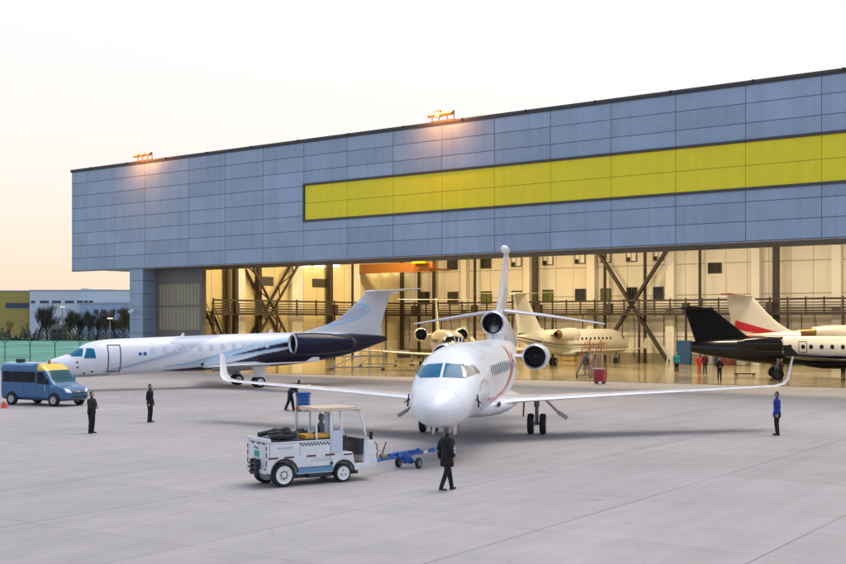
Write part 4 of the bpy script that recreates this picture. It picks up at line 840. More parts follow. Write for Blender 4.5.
# ================================================================= TOW TRACTOR
def tractor():
    ang=math.atan2(.592,.806)-.04; base=Vector((-4.28,33.05,0))
    R=thing('tow_tractor','white airport tow tractor with beige cab roof and load of dark hoses','tow tractor',base,ang)
    # local x forward from rear, y: 0 near side .. 1.3 far side
    W=1.32; tw=mat('tractor_white',(.72,.73,.74),.45,coat=.2,noise=.16,nscale=2.2,bump=.15,bscale=6)
    m=MB()
    prof=[(0,.42),(0,1.16),(.06,1.26),(2.02,1.26),(2.04,.86),(2.72,.86),(2.80,.52),(3.10,.52),(3.12,1.14),(3.2,1.18),(3.42,1.08),(3.56,.55),(3.52,.38),(2.9,.32),(.2,.34)]
    m.rings([[(x,y,z) for x,z in prof] for y in (0,W)])
    o=m.build('body',tw,R,smooth=False)
    c=MB(); c.lathe([(-.2,.40),(.34,.40)],(.52,0,.37),'y',32,cap=True); c.lathe([(-.34,.40),(.2,.40)],(.52,W,.37),'y',32,cap=True)
    c.lathe([(-.2,.33),(.30,.33)],(2.42,0,.30),'y',32,cap=True); c.lathe([(-.30,.33),(.2,.33)],(2.42,W,.30),'y',32,cap=True)
    cut(o,c); b=o.modifiers.new('bevel','BEVEL'); b.width=.022; b.segments=2; b.limit_method='ANGLE'; b.angle_limit=math.radians(40)
    hubw=mat('wheel_white',(.78,.78,.77),.4,coat=.2)
    for x,r,w in ((.52,.34,.24),(2.42,.265,.18)):
        for y in (w*.55,W-w*.55):
            wo=wheel(R,(x,y,r),r,w,hubw,rf=.76); mm=MB()
            for q in range(8 if x<1 else 3):
                t=2*PI*q/(8 if x<1 else 3); s=1 if y>.5 else -1
                mm.lathe([(s*(w*.44),.018 if x>1 else .024),(s*(w*.44+.02),.018 if x>1 else .024),(s*(w*.44+.021),.001)],(x+math.sin(t)*r*.31,y,r+math.cos(t)*r*.31),'y',8)
            mm.build('wheel_nut',darkm,wo)
    for x,r,zc in ((.52,.41,.37),(2.42,.34,.30)):
        for y in (0,W):
            s=-1 if y==0 else 1; m=MB()
            pts=[(x+r*math.cos(t),y+s*.012,zc+r*math.sin(t)) for t in np.linspace(0.05,PI-.05,18)]; m.tube(pts,.024,6); m.build('arch_lip',rubber,R)
    m=MB(); m.box(.9,3.0,.18,W-.18,.2,.40); m.box(1.3,2.05,.06,W-.06,.2,.34); m.build('chassis',darkm,R,smooth=False)
    m=MB(); m.box(.95,2.06,-.015,.0,.36,.50); m.build('sill_strip',mat('sill_blue',(.12,.28,.45),.5),R,smooth=False)
    # deck load
    m=MB(); m.box(.05,2.0,.03,W-.03,1.262,1.30); m.build('deck_mat',darkm,R,smooth=False)
    m=MB(); m.box(.0,.10,0,W,1.262,1.36); m.box(.1,2.0,W-.03,W,1.262,1.34); m.build('deck_edge',tw,R,smooth=False)
    # cab
    m=MB(); m.box(2.02,2.08,.02,.42,.87,2.02); m.box(2.0,2.36,.0,.035,.865,1.5); m.build('cab_side_panel',mat('cab_panel',(.55,.62,.72),.4,coat=.3),R,smooth=False)
    m=MB()
    for y in (.035,W-.035):
        m.bar((2.02,y,1.26),(2.02,y,2.06),.05); m.bar((2.36,y,.87),(2.36,y,2.06),.05); m.bar((1.55,y,1.28),(1.55,y,2.06),.04); m.bar((3.22,y,1.16),(2.98,y,2.06),.05)
    m.bar((3.22,.03,1.17),(3.22,W-.03,1.17),.05); m.bar((2.98,.03,2.04),(2.98,W-.03,2.04),.05); m.bar((3.1,W/2,1.6),(3.09,W/2,1.62),.05); m.build('cab_frame',white,R,smooth=False)
    gls=mat('clear_glass',(.8,.85,.88),.03,trans=.0,alpha=.16)
    m=MB(); m.add([(3.22,.06,1.2),(3.22,W-.06,1.2),(2.98,W-.06,2.02),(2.98,.06,2.02)],[(0,1,2,3)]); m.build('windscreen',gls,R,smooth=False)
    m=MB(); m.add([(2.02,.08,1.3),(2.02,W-.08,1.3),(2.02,W-.08,2.0),(2.02,.08,2.0)],[(0,1,2,3)]); m.build('rear_screen',gls,R,smooth=False)
    m=MB(); m.box(1.56,3.0,-.02,W+.02,2.06,2.11); m.box(1.63,2.93,.05,W-.05,2.11,2.15); m.build('cab_roof',mat('roof_beige',(.58,.48,.34),.5,noise=.12),R,bevel=.02,smooth=False)
    m=MB(); m.box(2.09,2.55,.25,W-.25,.87,1.0); m.build('seat',mat('seat_black',(.02,.02,.022),.6),R,bevel=.04,smooth=False)
    m=MB(); m.box(2.98,3.14,.06,W-.06,.75,1.22); m.build('dashboard',darkm,R,smooth=False)
    m=MB(); pts=[(2.80+.03*math.cos(t)+.0,W*.5+.17*math.cos(t),1.28+.17*math.sin(t)) for t in np.linspace(0,2*PI,20)]; m.tube(pts,.014,6); m.tube([(2.81,W*.5,1.28),(3.02,W*.5,1.12)],.02,6); m.build('steering_wheel',darkm,R)
    m=MB(); m.box(2.76,3.11,-.004,.01,.53,1.1); 
    m=MB(); m.box(2.78,3.1,.05,W-.05,.522,.54); m.build('cab_floor',mat('floor_tan',(.3,.14,.06),.6),R,smooth=False)
    m=MB(); m.tube([(.95,.05,1.26),(.95,.05,2.12)],.012,6); mast=m.build('beacon_mast',steel,R)
    m=MB(); m.lathe([(2.12,.05),(2.2,.055),(2.25,.04),(2.255,.002)],(.95,.05,0),'z',12); m.build('beacon',mat('beacon_red',(.5,.07,.03),.3),mast)
    # rear details
    m=MB()
    for y0,z0,w,h in ((.05,.62,.05,.14),(.05,.84,.05,.14),(.05,1.04,.05,.12),(W-.1,.62,.05,.14),(W-.1,.84,.05,.14),(W-.1,1.04,.05,.12),(.2,1.2,.16,.04),(.5,1.2,.16,.04),(.85,1.2,.16,.04)): m.box(-.008,0,y0,y0+w,z0,z0+h)
    m.build('reflector_tape',mat('tape_dark',(.12,.02,.025),.4),R,smooth=False)
    m=MB()
    for x0 in (.02,.52,1.22,1.82): m.box(x0,x0+.30,-.008,0,.80,.85)
    m.box(2.42,2.7,-.008,0,.78,.82); m.build('side_tape',mat('tape_maroon',(.16,.03,.03),.4),R,smooth=False)
    m=MB(); 
    for i in range(18):
        for j in range(2):
            if (i+j)%2: m.box(1.02+i*.052,1.02+(i+1)*.052,-.006,0,1.12+j*.04,1.16+j*.04)
    m.build('checker_strip',mat('checker_blue',(.03,.06,.12),.5),R,smooth=False)
    m=MB()
    for x in (.06,1.0,1.98): m.box(x,x+.012,-.006,.002,.86 if x<1.9 else .45,1.24)
    m.box(.06,1.98,-.006,.002,1.225,1.237); m.box(.0,-.006,.08,W-.08,.60,.61)
    m.build('panel_seam',steel,R,smooth=False)
    for y in (.1,W-.18):
        m=MB(); m.box(-.02,0,y,y+.08,.46,.54); m.build('tail_lamp',redp,R,smooth=False)
    m=MB(); m.box(.0,.95,-.004,.002,.345,.40) if False else m.box(.96,2.04,-.018,-.003,.505,.52); m.build('sill_trim',darkm,R,smooth=False)
    m=MB(); m.tube([(.3,-.02,1.1),(.3,-.06,1.1),(.75,-.06,1.1),(.75,-.02,1.1)],.012,6); m.build('grab_rail',steel,R)
    m=MB(); tx=random.Random(4)
    for i in range(10): 
        x=1.35+i*.075; h=.045; m.box(x,x+.03,-.006,0,.66,.66+h); m.box(x,x+.05,-.006,0,.66+h*.8,.66+h); 
    for i in range(12): m.box(1.42+i*.05,1.42+i*.05+.03,-.006,0,.745,.765)
    m.build('faded_lettering',mat('faded_grey',(.45,.47,.5),.5),R,smooth=False)
    m=MB(); m.lathe([(-.015,.05),(-.02,.045),(-.02,.002)],(2.02,0,.58),'y',14); m.build('fuel_cap',darkm,R)
    m=MB(); m.box(-.012,0,.52,.80,.84,1.0); m.build('rear_plate',mat('plate_teal',(.01,.33,.25),.4),R,smooth=False)
    m=MB(); m.box(-.011,0,.58,.70,1.05,1.10); m.box(-.011,0,.74,.82,1.07,1.12); m.build('rear_emblem',mat('emblem_teal',(.02,.16,.3),.4),R,smooth=False)
    m=MB(); m.box(-.16,-.01,.44,.52,.35,.78); m.box(-.16,-.01,.70,.78,.35,.78)
    for z in (.40,.52,.64): m.box(-.18,-.02,.40,.82,z,z+.05)
    m.build('tow_hitch',darkm,R,smooth=False)
    m=MB(); m.box(-.05,-.001,.05,W-.05,.40,.5); m.build('rear_bumper',tw,R,smooth=False)
    for y in (.12,W-.12):
        m=MB(); m.lathe([(0,.055),(.03,.05),(.031,.002)],(3.55,y,.80),'x',14,M=None); m.build('headlight',MATS['headlight'],R)
    m=MB(); m.box(3.54,3.66,W*.5-.1,W*.5+.1,.36,.52); m.build('front_hitch',darkm,R,smooth=False)
    m=MB(); m.box(3.24,3.3,-.16,-.06,1.2,1.42); m.bar((3.2,.02,1.3),(3.26,-.08,1.3),.02); m.build('mirror',rubber,R,smooth=False)
    # loads: separate things
    M0=Matrix.Translation(base)@Matrix.Rotation(ang,4,'Z')
    hr=thing('hose_pile','pile of dark rubber hoses on the tractor rear deck','hose',M0@Vector((0.55,.55,1.30)),ang)
    hh=MB(); rg=random.Random(9)
    for q in range(5):
        cx_,cy_=rg.uniform(-.3,.35),rg.uniform(-.3,.3); r_=rg.uniform(.16,.26); z0=.05+q*.05
        hh.tube([(cx_+r_*math.cos(t),cy_+r_*math.sin(t)*.8,z0+.02*math.sin(3*t)) for t in np.linspace(0,2*PI*1.02,24)],.045,8)
    hh.tube([(-.4,-.4,.1),(-.1,-.48,.12),(.3,-.42,.08)],.07,10); hh.tube([(-.35,-.2,.17),(0,-.25,.2),(.3,-.35,.1)],.06,10)
    hh.tube([(-.4,.3,.12),(.2,.38,.2),(.5,.2,.06)],.07,10); hh.build('coil',rubber,hr)
    pr=thing('orange_crate','flat orange-yellow box strapped on the deck behind the tractor cab','box',M0@Vector((1.62,.30,1.30)),ang)
    q=MB(); q.box(-.40,.38,-.22,.3,0,.12); q.build('box_body',mat('crate_orange',(.68,.33,.04),.55,noise=.12),pr,bevel=.015,smooth=False); q=MB(); q.tube([(-.1,-.23,.02),(-.08,-.1,.15),(.05,.1,.15),(.2,.3,.13)],.018,6); q.build('strap',rubber,pr)
    cr=thing('equipment_heap','heap of grey-brown chocks and straps beside the orange box on the tractor','equipment',M0@Vector((1.3,.95,1.30)),ang)
    q=MB()
    for i in range(7):
        M=Matrix.Translation((rg.uniform(-.5,.4),rg.uniform(-.2,.2),.06+.03*(i%3)))@Matrix.Rotation(rg.uniform(0,3),4,'Z')@Matrix.Rotation(rg.uniform(-.4,.4),4,'X'); q.hexa([(-.16,-.07,-.06),(.16,-.07,-.06),(.16,.07,-.06),(-.16,.07,-.06),(-.14,-.02,.08),(.14,-.02,.08),(.14,.02,.08),(-.14,.02,.08)],M=M)
    q.build('chocks',mat('chock_brown',(.09,.07,.055),.7,noise=.2),cr,bevel=.01,smooth=False)
    # driver
    person('driver in dark navy clothes seated in the tow tractor cab',M0@Vector((2.12,W*.62,.60)),ang,NV,NV,bulk=1.15,arms='wheel',sit=True,lean=.02,vox=.013)
    return M0
M0=tractor()
# ================================================================= TOW BAR
def towbar():
    a=M0@Vector((3.64,.66,.44)); a3=math.radians(90-10.1); o=(2.46-12.5*math.cos(a3),49.7-12.5*math.sin(a3)); b=Vector((o[0]+2.75*math.cos(a3),o[1]+2.75*math.sin(a3),.36))
    d=b-a; L=d.length; ang=math.atan2(d.y,d.x)
    R=thing('tow_bar','blue aircraft tow bar with small wheels between the tractor and the man in black','tow bar',(a.x,a.y,0),ang)
    m=MB(); m.tube([(0,0,.44),(L,0,.40)],.055,12); m.tube([(1.3,0,.53),(3.2,0,.50)],.04,10); m.box(1.25,1.4,-.05,.05,.44,.56); m.box(3.1,3.2,-.05,.05,.4,.55); m.box(1.7,2.3,-.09,.09,.42,.56); m.build('bar',blueeq,R)
    m=MB(); pts=[(.07*math.cos(t)-.05,.07*math.sin(t),.44) for t in np.linspace(0,2*PI,16)]; m.tube(pts,.02,8); m.build('tow_eye',steel,R)
    m=MB(); m.tube([(2.5,-.33,.2),(2.5,.33,.2)],.035,8); m.bar((2.5,-.1,.2),(2.1,-.05,.45),.12,.16); m.bar((2.5,.1,.2),(2.1,.05,.45),.12,.16); m.box(2.2,2.45,-.14,.14,.22,.42); m.build('axle',blueeq,R,smooth=False)
    for y in (-.36,.36): wheel(R,(2.5,y,.17),.17,.1,steel)
    m=MB(); m.tube([(.75,-.02,.5),(.95,-.05,.9),(1.0,-.05,.94)],.02,6); m.tube([(.35,-.1,.5),(.35,-.1,.95),(.24,-.1,1.0)],.018,6); m.build('pump_handle',darkm,R)
    m=MB(); m.lathe([(0,.08),(.3,.08)],(.75,0,.52),'x',12,cap=True); m.build('hydraulic_pump',mat('pump_olive',(.2,.17,.09),.5),R)
    m=MB(); 
    for y in (-.2,.2): m.bar((L-.35,0,.40),(L,y,.36),.06)
    m.bar((L-.35,0,.40),(L-.9,0,.41),.13,.13); m.build('tow_head',mat('towhead_pale',(.1,.3,.6),.4),R,smooth=False)
    m=MB(); m.add([(3.4,-.058,.36),(3.7,-.058,.36),(3.7,-.058,.46),(3.4,-.058,.46)],[(0,1,2,3)]); m.build('sticker',white,R,smooth=False)
towbar()
# ================================================================= BLUE CART pushed by worker
def cart():
    p=gp(296.5,411.2); R=thing('equipment_cart','blue wheeled service cart pushed by the navy-clad worker on the apron','cart',p,math.radians(12)); R.scale=(.92,.92,.86)
    m=MB(); m.box(0,.75,-.35,.35,.25,.32); 
    for x in (.04,.71):
        for y in (-.31,.31): m.bar((x,y,.25),(x,y,1.08),.05)
    m.box(-.02,.77,-.36,.36,1.04,1.12); m.build('frame',blueeq,R,bevel=.01,smooth=False)
    m=MB(); m.box(.08,.67,-.28,.28,.33,1.03); m.build('cabinet',mat('cart_blue',(.02,.14,.45),.35,noise=.1),R,bevel=.02,smooth=False)
    m=MB(); 
    for z in (.45,.65,.85): m.box(.12,.63,-.29,-.281,z,z+.03)
    m.build('drawer_gap',darkm,R,smooth=False)
    m=MB(); m.tube([(-.02,-.3,1.1),(-.22,-.3,1.2),(-.22,.3,1.2),(-.02,.3,1.1)],.02,8); m.build('handle',steel,R)
    for x in (.1,.65):
        for y in (-.3,.3): wheel(R,(x,y,.12),.12,.06,steel)
cart()
# ================================================================= HANGAR CLUTTER
def redcart():
    R=thing('tool_trolley','red tool trolley with open lid standing on the hangar threshold','tool trolley',gp(600,383.8),-.5)
    m=MB(); m.box(-.38,.38,-.3,.3,.18,1.08); m.build('cabinet',redp,R,bevel=.02,smooth=False)
    m=MB()
    for z in (.35,.52,.69,.86): m.box(-.33,.33,-.312,-.301,z,z+.02)
    m.build('drawer_gap',darkm,R,smooth=False)
    m=MB(); m.box(-.5,.1,-.28,.2,1.1,1.16); m.build('paper_tray',white,R,smooth=False)
    m=MB(); m.tube([(.38,-.2,.95),(.5,-.2,.98),(.5,.2,.98),(.38,.2,.95)],.02,6); m.build('handle',steel,R)
    for x in (-.28,.28):
        for y in (-.2,.2): wheel(R,(x,y,.09),.09,.05,steel)
redcart()
def stair(px,py,label,hgt,ang,col,w=1.3):
    R=thing('access_stairs',label,'access stairs',gp(px,py),ang); n=9; run=hgt*.75
    m=MB()
    for y in (-w/2,w/2): m.bar((0,y,.2),(run,y,hgt),.07,.16); m.bar((run,y,.1),(run,y,hgt),.07); m.bar((run+1.3,y,.1),(run+1.3,y,hgt),.07); m.bar((run,y,hgt),(run+1.3,y,hgt),.1); m.bar((0,y,.15),(run+1.3,y,.15),.08)
    m.build('frame',col,R,smooth=False)
    m=MB()
    for i in range(n): z=.3+(hgt-.3)*i/(n-1); x=run*(z-.2)/(hgt-.2); m.box(x-.12,x+.14,-w/2,w/2,z-.03,z)
    m.box(run,run+1.3,-w/2,w/2,hgt+.02,hgt+.06); m.build('treads',steel,R,smooth=False)
    m=MB()
    for y in (-w/2,w/2):
        m.bar((0,y,1.1),(run,y,hgt+1),.045); m.bar((run,y,hgt+1),(run+1.3,y,hgt+1),.045); m.bar((run,y,hgt+.5),(run+1.3,y,hgt+.5),.035)
        for t in np.linspace(0,1,5): m.bar((run*t,y,.2+(hgt-.2)*t),(run*t,y,1.1+(hgt-.1)*t),.035)
        for t in np.linspace(0,1,4): m.bar((run+1.3*t,y,hgt),(run+1.3*t,y,hgt+1),.035)
    m.build('handrail',mat('rail_orange',(.5,.16,.05),.5),R,smooth=False)
    for x in (.1,run+1.2):
        for y in (-w/2,w/2): wheel(R,(x,y,.12),.12,.07,steel)
    return R
stair(583,378,'orange-railed wheeled access stairs standing against the cream striped jet wing',1.9,.9,steel)
stair(597,375,'second orange-railed access stairs, just right of the first one by the striped jet',2.0,1.5,steel,1.0)
def stand(px,py,label,L=5.5,W=2.0,hh=1.3):
    R=thing('work_stand',label,'work stand',gp(px,py),-.05); m=MB()
    for z in (.25,hh):
        for y in (-W/2,W/2): m.bar((-L/2,y,z),(L/2,y,z),.07)
        for x in (-L/2,0,L/2): m.bar((x,-W/2,z),(x,W/2,z),.06)
    for x in (-L/2,-L/4,0,L/4,L/2):
        for y in (-W/2,W/2): m.bar((x,y,.1),(x,y,hh+ (1.0 if x>0 else 0)),.06)
    for y in (-W/2,W/2): m.bar((0,y,hh+1),(L/2,y,hh+1),.05); m.bar((-L/2,y,.25),(0,y,hh),.045)
    m.build('frame',mat('stand_grey',(.42,.42,.38),.4,metal=.4),R,smooth=False)
    m=MB(); m.box(0,L/2,-W/2,W/2,hh+.04,hh+.08); m.build('platform',steel,R,smooth=False)
    for x in (-L/2,L/2):
        for y in (-W/2,W/2): wheel(R,(x,y,.1),.1,.06,darkm)
stand(357,370,'grey tubular work stand on wheels under the navy jet tail',5.0)
stand(378,366.5,'second grey work stand standing farther in, right of the navy tail cone',3.6,1.6,1.6)
def cabinet(px,py,w,h,col,label,name='cabinet',cat='cabinet',d=.6,shelves=True,dist=None):
    p=gp(px,py); R=thing(name,label,cat,p,-TH); m=MB(); m.box(-w/2,w/2,-d/2,d/2,.06,h); m.build('carcass',col,R,bevel=.02,smooth=False)
    m=MB(); m.box(-.012,.012,-d/2-.008,-d/2,.1,h-.05); 
    for z in np.linspace(.3,h-.25,3): m.box(-w/2+.06,w/2-.06,-d/2-.006,-d/2,z,z+.015)
    m.build('door_gap',darkm,R,smooth=False)
    m=MB(); 
    for x in (-.08,.08): m.box(x-.012,x+.012,-d/2-.04,-d/2-.01,h*.5-.08,h*.5+.08)
    m.build('handle',metal,R,smooth=False)
    m=MB(); 
    for x in (-w/2+.08,w/2-.08): m.box(x-.04,x+.04,-d/2+.05,d/2-.05,0,.06)
    m.build('plinth',darkm,R,smooth=False)
mg=mat('cab_grey',(.34,.34,.33),.5,noise=.1); mbu=mat('cab_blue',(.015,.07,.17),.45,noise=.1); mgn=mat('cab_green',(.05,.2,.12),.5); mtn=mat('cab_tan',(.42,.26,.1),.55,noise=.15); mdr=mat('cab_darkred',(.16,.015,.015),.5)
cabs=[(657,361.3,1.8,1.7,mdr,'wide dark red cabinet against the hangar back wall, left of the teal-clad person'),(632,361.5,.8,1.1,mgn,'low green cabinet at the hangar back wall under the cross brace'),(645,361.3,.9,1.4,mg,'grey cabinet beside the dark red cabinet at the hangar back wall'),
 (684,364.5,1.6,2.6,mbu,'tall blue panel cabinet just right of the teal-clad person'),(692,363.5,1.1,2.9,mtn,'tall tan shelf cabinet between the blue cabinet and the red-clad worker'),(570,361,1.5,1.5,mtn,'tan cupboard at the hangar back wall behind the striped jet belly'),(708,364.5,1.3,1.9,mg,'grey locker behind the red-clad and maroon-clad workers'),(716,364.5,.8,1.2,mbu,'small blue cabinet right of the grey locker at the back wall'),(641,361.8,.5,1.9,mtn,'narrow tan locker between the low green and the grey cabinet'),
 (616,362,.8,.9,mg,'small grey cabinet left of the low green cabinet at the back wall'),
 (730,365,1.8,1.0,mdr,'wide low red equipment box under the black tail'),(742,365.5,1.0,1.2,mg,'grey equipment box right of the wide red one under the black tail')]
for a in cabs: cabinet(*a)
def sign(px,py):
    pass
# dark wheeled dolly and floor bits
R=thing('wheel_dolly','low black dolly lying on the hangar floor under the black jet','dolly',gp(745,376),-.2)
m=MB(); m.box(-.9,.9,-.3,.3,.14,.24); m.build('deck',darkm,R,bevel=.02,smooth=False)
for x in (-.7,.7):
    for y in (-.25,.25): wheel(R,(x,y,.08),.08,.05,steel)
R=thing('ladder','white step ladder standing left of the teal-clad person in the hangar','ladder',gp(669,374),-.3)
m=MB()
for y in (-.35,.35): m.bar((-.3,y,0),(0,y,2.3),.07); m.bar((.35,y,0),(0,y,2.3),.06)
m.build('stiles',mat('ladder_white',(.7,.68,.6),.5),R,smooth=False)
m=MB()
for i in range(7): z=.3+i*.3; m.box(-.3+z*.13-.05,-.3+z*.13+.05,-.35,.35,z-.02,z+.02)
m.build('rungs',MATS['ladder_white'],R,smooth=False)
R=thing('engine_trolley','round engine trolley on a wheeled stand behind the navy jet tail','engine trolley',gp(404,362),0)
m=MB(); m.box(-1,1,-.5,.5,.3,.42); 
for x in (-.9,.9):
    for y in (-.45,.45): m.bar((x,y,.1),(x,y,1.0),.08)
m.build('frame',steel,R,smooth=False); m=MB(); m.lathe([(-.8,.3),(-.7,.42),(.6,.42),(.8,.25)],(0,0,.95),'x',18,cap=True); m.build('drum',mat('drum_dark',(.06,.05,.045),.5,noise=.3),R)
for x in (-.9,.9):
    for y in (-.45,.45): wheel(R,(x,y,.12),.12,.07,darkm)
R=thing('wheel_dolly','grey flat dolly on the hangar floor near the cream jet seen head-on','dolly',gp(420,366),0.3)
m=MB(); m.box(-1.1,1.1,-.5,.5,.2,.34); m.bar((1.0,0,.3),(1.8,0,.6),.05); m.build('deck',mg,R,smooth=False)
for x in (-.9,.9):
    for y in (-.45,.45): wheel(R,(x,y,.12),.12,.07,darkm)
# ================================================================= FENCES
def fence(label,Y,x0,x1,sp,h,green):
    R=thing('wire_fence',label,'fence',(0,Y,0)); n=int((x1-x0)/sp)
    for i in range(n+1):
        x=x0+i*sp; m=MB(); m.tube([(x,0,0),(x,0,h)],.05,6)
        if green: m.tube([(x,0,h),(x-.3,0,h+.35)],.035,5); m.tube([(x,0,h),(x+.3,0,h+.35)],.035,5)
        m.build('post',darkm,R)
    m=MB()
    for z in np.linspace(.15,h,7 if green else 4): m.bar((x0,0,z),(x1,0,z),.012)
    if green:
        for dx,dz in ((-.3,.35),(.3,.35)): m.bar((x0+dx,0,h+dz),(x1+dx,0,h+dz),.012)
    k_=0
    x=x0
    while x<x1 and green:
        m.bar((x,0,.1),(x,0,h),.006); x+=.45
    m.build('wire_mesh',mat('fence_wire',(.08,.2,.15),.6),R,smooth=False); return R
fence('wire fence with Y-topped posts crossing the teal field behind the jet nose',139,at(-20,139).x,at(135,139).x,at(73,139).x-at(48,139).x,2.1,True)
fence('low dark fence line in front of the far yellow building and trees',290,at(-20,290).x,at(140,290).x,3.2,1.9,False)
# ================================================================= FAR BUILDINGS
def building(label,name,x0,x1,ytop,Y,depth,wallc,wins,base=0,cat='building',roofc=None,steps=()):
    R=thing(name,label,cat,at((x0+x1)/2,Y)); X0,X1=at(x0,Y).x-R.location.x,at(x1,Y).x-R.location.x; h=H-(ytop-CY)*Y/F
    m=MB(); m.box(X0,X1,0,depth,0,h); m.build('wall',wallc,R,smooth=False)
    m=MB(); m.box(X0-.1,X1+.1,-.1,depth,h,h+.35); m.build('roof',roofc or mat('far_roof',(.35,.37,.4),.7),R,smooth=False)
    for (a,b_,ya,yb_) in wins:
        xa,xb=at(a,Y).x-R.location.x,at(b_,Y).x-R.location.x; za,zb2=H-(yb_-CY)*Y/F,H-(ya-CY)*Y/F
        m=MB(); m.box(xa,xb,-.06,.0,za,zb2); o=m.build('window',mat('far_window',(.05,.07,.1),.15),R,smooth=False)
        m=MB(); m.box(xa-.08,xb+.08,-.08,.02,za-.15,za-.02); m.build('sill',mat('far_sill',(.5,.5,.5),.7),o,smooth=False)
    for (a,b_,ya) in steps:
        xa,xb=at(a,Y).x-R.location.x,at(b_,Y).x-R.location.x; m=MB(); m.box(xa,xb,2,8,h+.35,H-(ya-CY)*Y/F); m.build('roof_box',wallc,R,smooth=False)
    return R
ywall=mat('far_yellow',(.42,.33,.09),.8,noise=.1,nscale=.1); wwall=mat('far_white',(.60,.66,.72),.8,noise=.08,nscale=.1); bwall=mat('far_blue',(.34,.45,.60),.8,noise=.08,nscale=.1)
building('flat yellow building with one dark strip window at the far left','office_building',-60,30.5,291.5,370,30,ywall,[(5.5,29,303,308.5),(-40,-5,303,308.5)])
ww=[(x,x+5,300.5,303) for x in (32,42,52,64)]+[(x,x+2.2,311,313) for x in ()]
building('long white and pale blue building behind the bare trees','office_building',29.7,140,291,367,40,wwall,[(x,x+w,300.6,303.2) for x,w in ((31,4),(40,9),(52,9),(65,9),(77,6),(84,4),(89,4))]+[(x,x+1.6,305,307.5) for x in (105,112,119,126)]+[(x,x+4,309.5,313.5) for x in (83,88,94,100.5,110,117,124,130)],steps=[(79,86,288.3),(86,112,289.2)])
building('low pale blue annex wall in front of the long white building','annex',79,140,304.0,363,3.5,bwall,[(x,x+4.4,309.5,313.8) for x in (94,101,111,117,124,130)])
building('small beige shed between the bare trees by the far fence','shed',50,67,326,300,6,mat('shed_beige',(.5,.42,.3),.8),[(53,56,329,333),(60,63,329,333)])
# chimneys/poles
def lamp_post(px,Y,h,label):
    R=thing('lamp_post',label,'lamp post',at(px,Y)); m=MB(); m.tube([(0,0,0),(0,0,h)],[.14,.08],8); m.build('pole',steel,R); m=MB(); m.box(-.5,.5,-.2,.2,h,h+.25); m.build('lamp_head',mat('lamp_pale',(.8,.78,.7),.4,emit=(1,.85,.6),estr=.8),R,smooth=False)
lamp_post(62.5,296,8.2,'far lamp post with a glowing head between two bare trees'); lamp_post(110,240,5.2,'lamp post beside the trees left of the hangar column')
# ================================================================= TREES
def tree(px,Y,h,spread,label,seed,dense=1.,evergreen=False,col=(.055,.04,.03)):
    rg=random.Random(seed); R=thing('bare_tree',label,'tree',at(px,Y),rg.uniform(0,6)); tk=MB(); cr=MB()
    def branch(mb,p,d,L,r,depth):
        n=3; pts=[p]; rr=[r]; q=p.copy(); dd=d.copy()
        for i in range(n):
            dd=(dd+Vector((rg.uniform(-.18,.18),rg.uniform(-.18,.18),rg.uniform(-.05,.15)))).normalized(); q=q+dd*L/n; pts.append(q.copy()); rr.append(r*(1-.25*(i+1)))
        mb.tube(pts,rr,4 if depth else 7,cap=False)
        if depth>=4: return
        k=int((5 if depth<2 else 4)*dense)
        for i in range(k):
            t=rg.uniform(.3,1.); b0=pts[0].lerp(pts[-1],t); a=rg.uniform(0,2*PI); s=Vector((math.cos(a)*spread,math.sin(a)*spread,rg.uniform(.35,1.1)))
            branch(cr,b0,(dd*.6+s).normalized(),L*rg.uniform(.5,.72),r*.45,depth+1)
    branch(tk,Vector((0,0,0)),Vector((0,0,1)),h*.38,h*.022,0)
    m_=mat('bark_%.3f'%col[0],col,.9); tk.build('trunk',m_,R,smooth=False,recalc=False); cr.build('crown',m_,R,smooth=False,recalc=False); return R
TREES=[(9,300,7.2,.8,'small bare tree in front of the yellow building, leftmost',1,1.),(25,300,6.8,.8,'thin bare tree at the right edge of the yellow building',2,.9),(38,292,9.0,.55,'dark upright bare tree right of the yellow building',3,1.4),(47,297,9.8,.6,'tallest dark bare tree against the long white building',4,1.5),(56,305,7.0,.7,'bare tree just left of the far lamp post',5,1.3),
 (70,292,8.2,.7,'dense bare tree just right of the far lamp post',6,1.5),(79,297,8.6,.75,'wide dense bare tree behind the white jet cockpit',7,1.5),(88,292,8.0,.7,'bare tree behind the white jet door',8,1.5),(97,300,8.4,.7,'bare tree behind the front of the white jet cabin',9,1.5),(106,292,7.4,.7,'bare brown tree left of the near lamp post',10,1.5),(115,296,8.6,.75,'broad brown tree close to the hangar column',11,1.5),(124,290,9.2,.7,'tall brown tree directly beside the hangar column',12,1.5),(131,300,8.4,.7,'brown tree half hidden by the hangar column',13,1.5)]
for i,(px,Y,h,sp,l,sd,dn) in enumerate(TREES): tree(px,Y,h*(1.05 if i<2 else 1.22),sp,l,sd,dn*(1.1 if i<2 else 1.25),col=(.055,.042,.03) if px<100 else (.10,.06,.035))
# low hedge mass along the far fence
hg=MB(); rg=random.Random(21)
for i in range(22000):
    px=rg.uniform(-10,140); Y=rg.uniform(293,301); zz=rg.random()**1.2*max(.6,(1.6 if px<33 else 3.4)+1.2*math.sin(px*.31)+.9*math.sin(px*.9)); p=at(px,Y,zz); s=rg.uniform(.06,.2); a=Vector((rg.uniform(-1,1),rg.uniform(-1,1),rg.uniform(-1,1))).normalized()*s; b_=Vector((rg.uniform(-1,1),rg.uniform(-1,1),rg.uniform(-1,1))).normalized()*s
    hg.add([p,p+a,p+a+b_,p+b_],[(0,1,2,3)])
o=hg.build('undergrowth',mat('hedge_dark',(.035,.05,.035),.9,noise=.3,nscale=.5),smooth=False,recalc=False); tag(o,'dark low scrub growing along the far fence under the bare trees','scrub',kind='stuff')
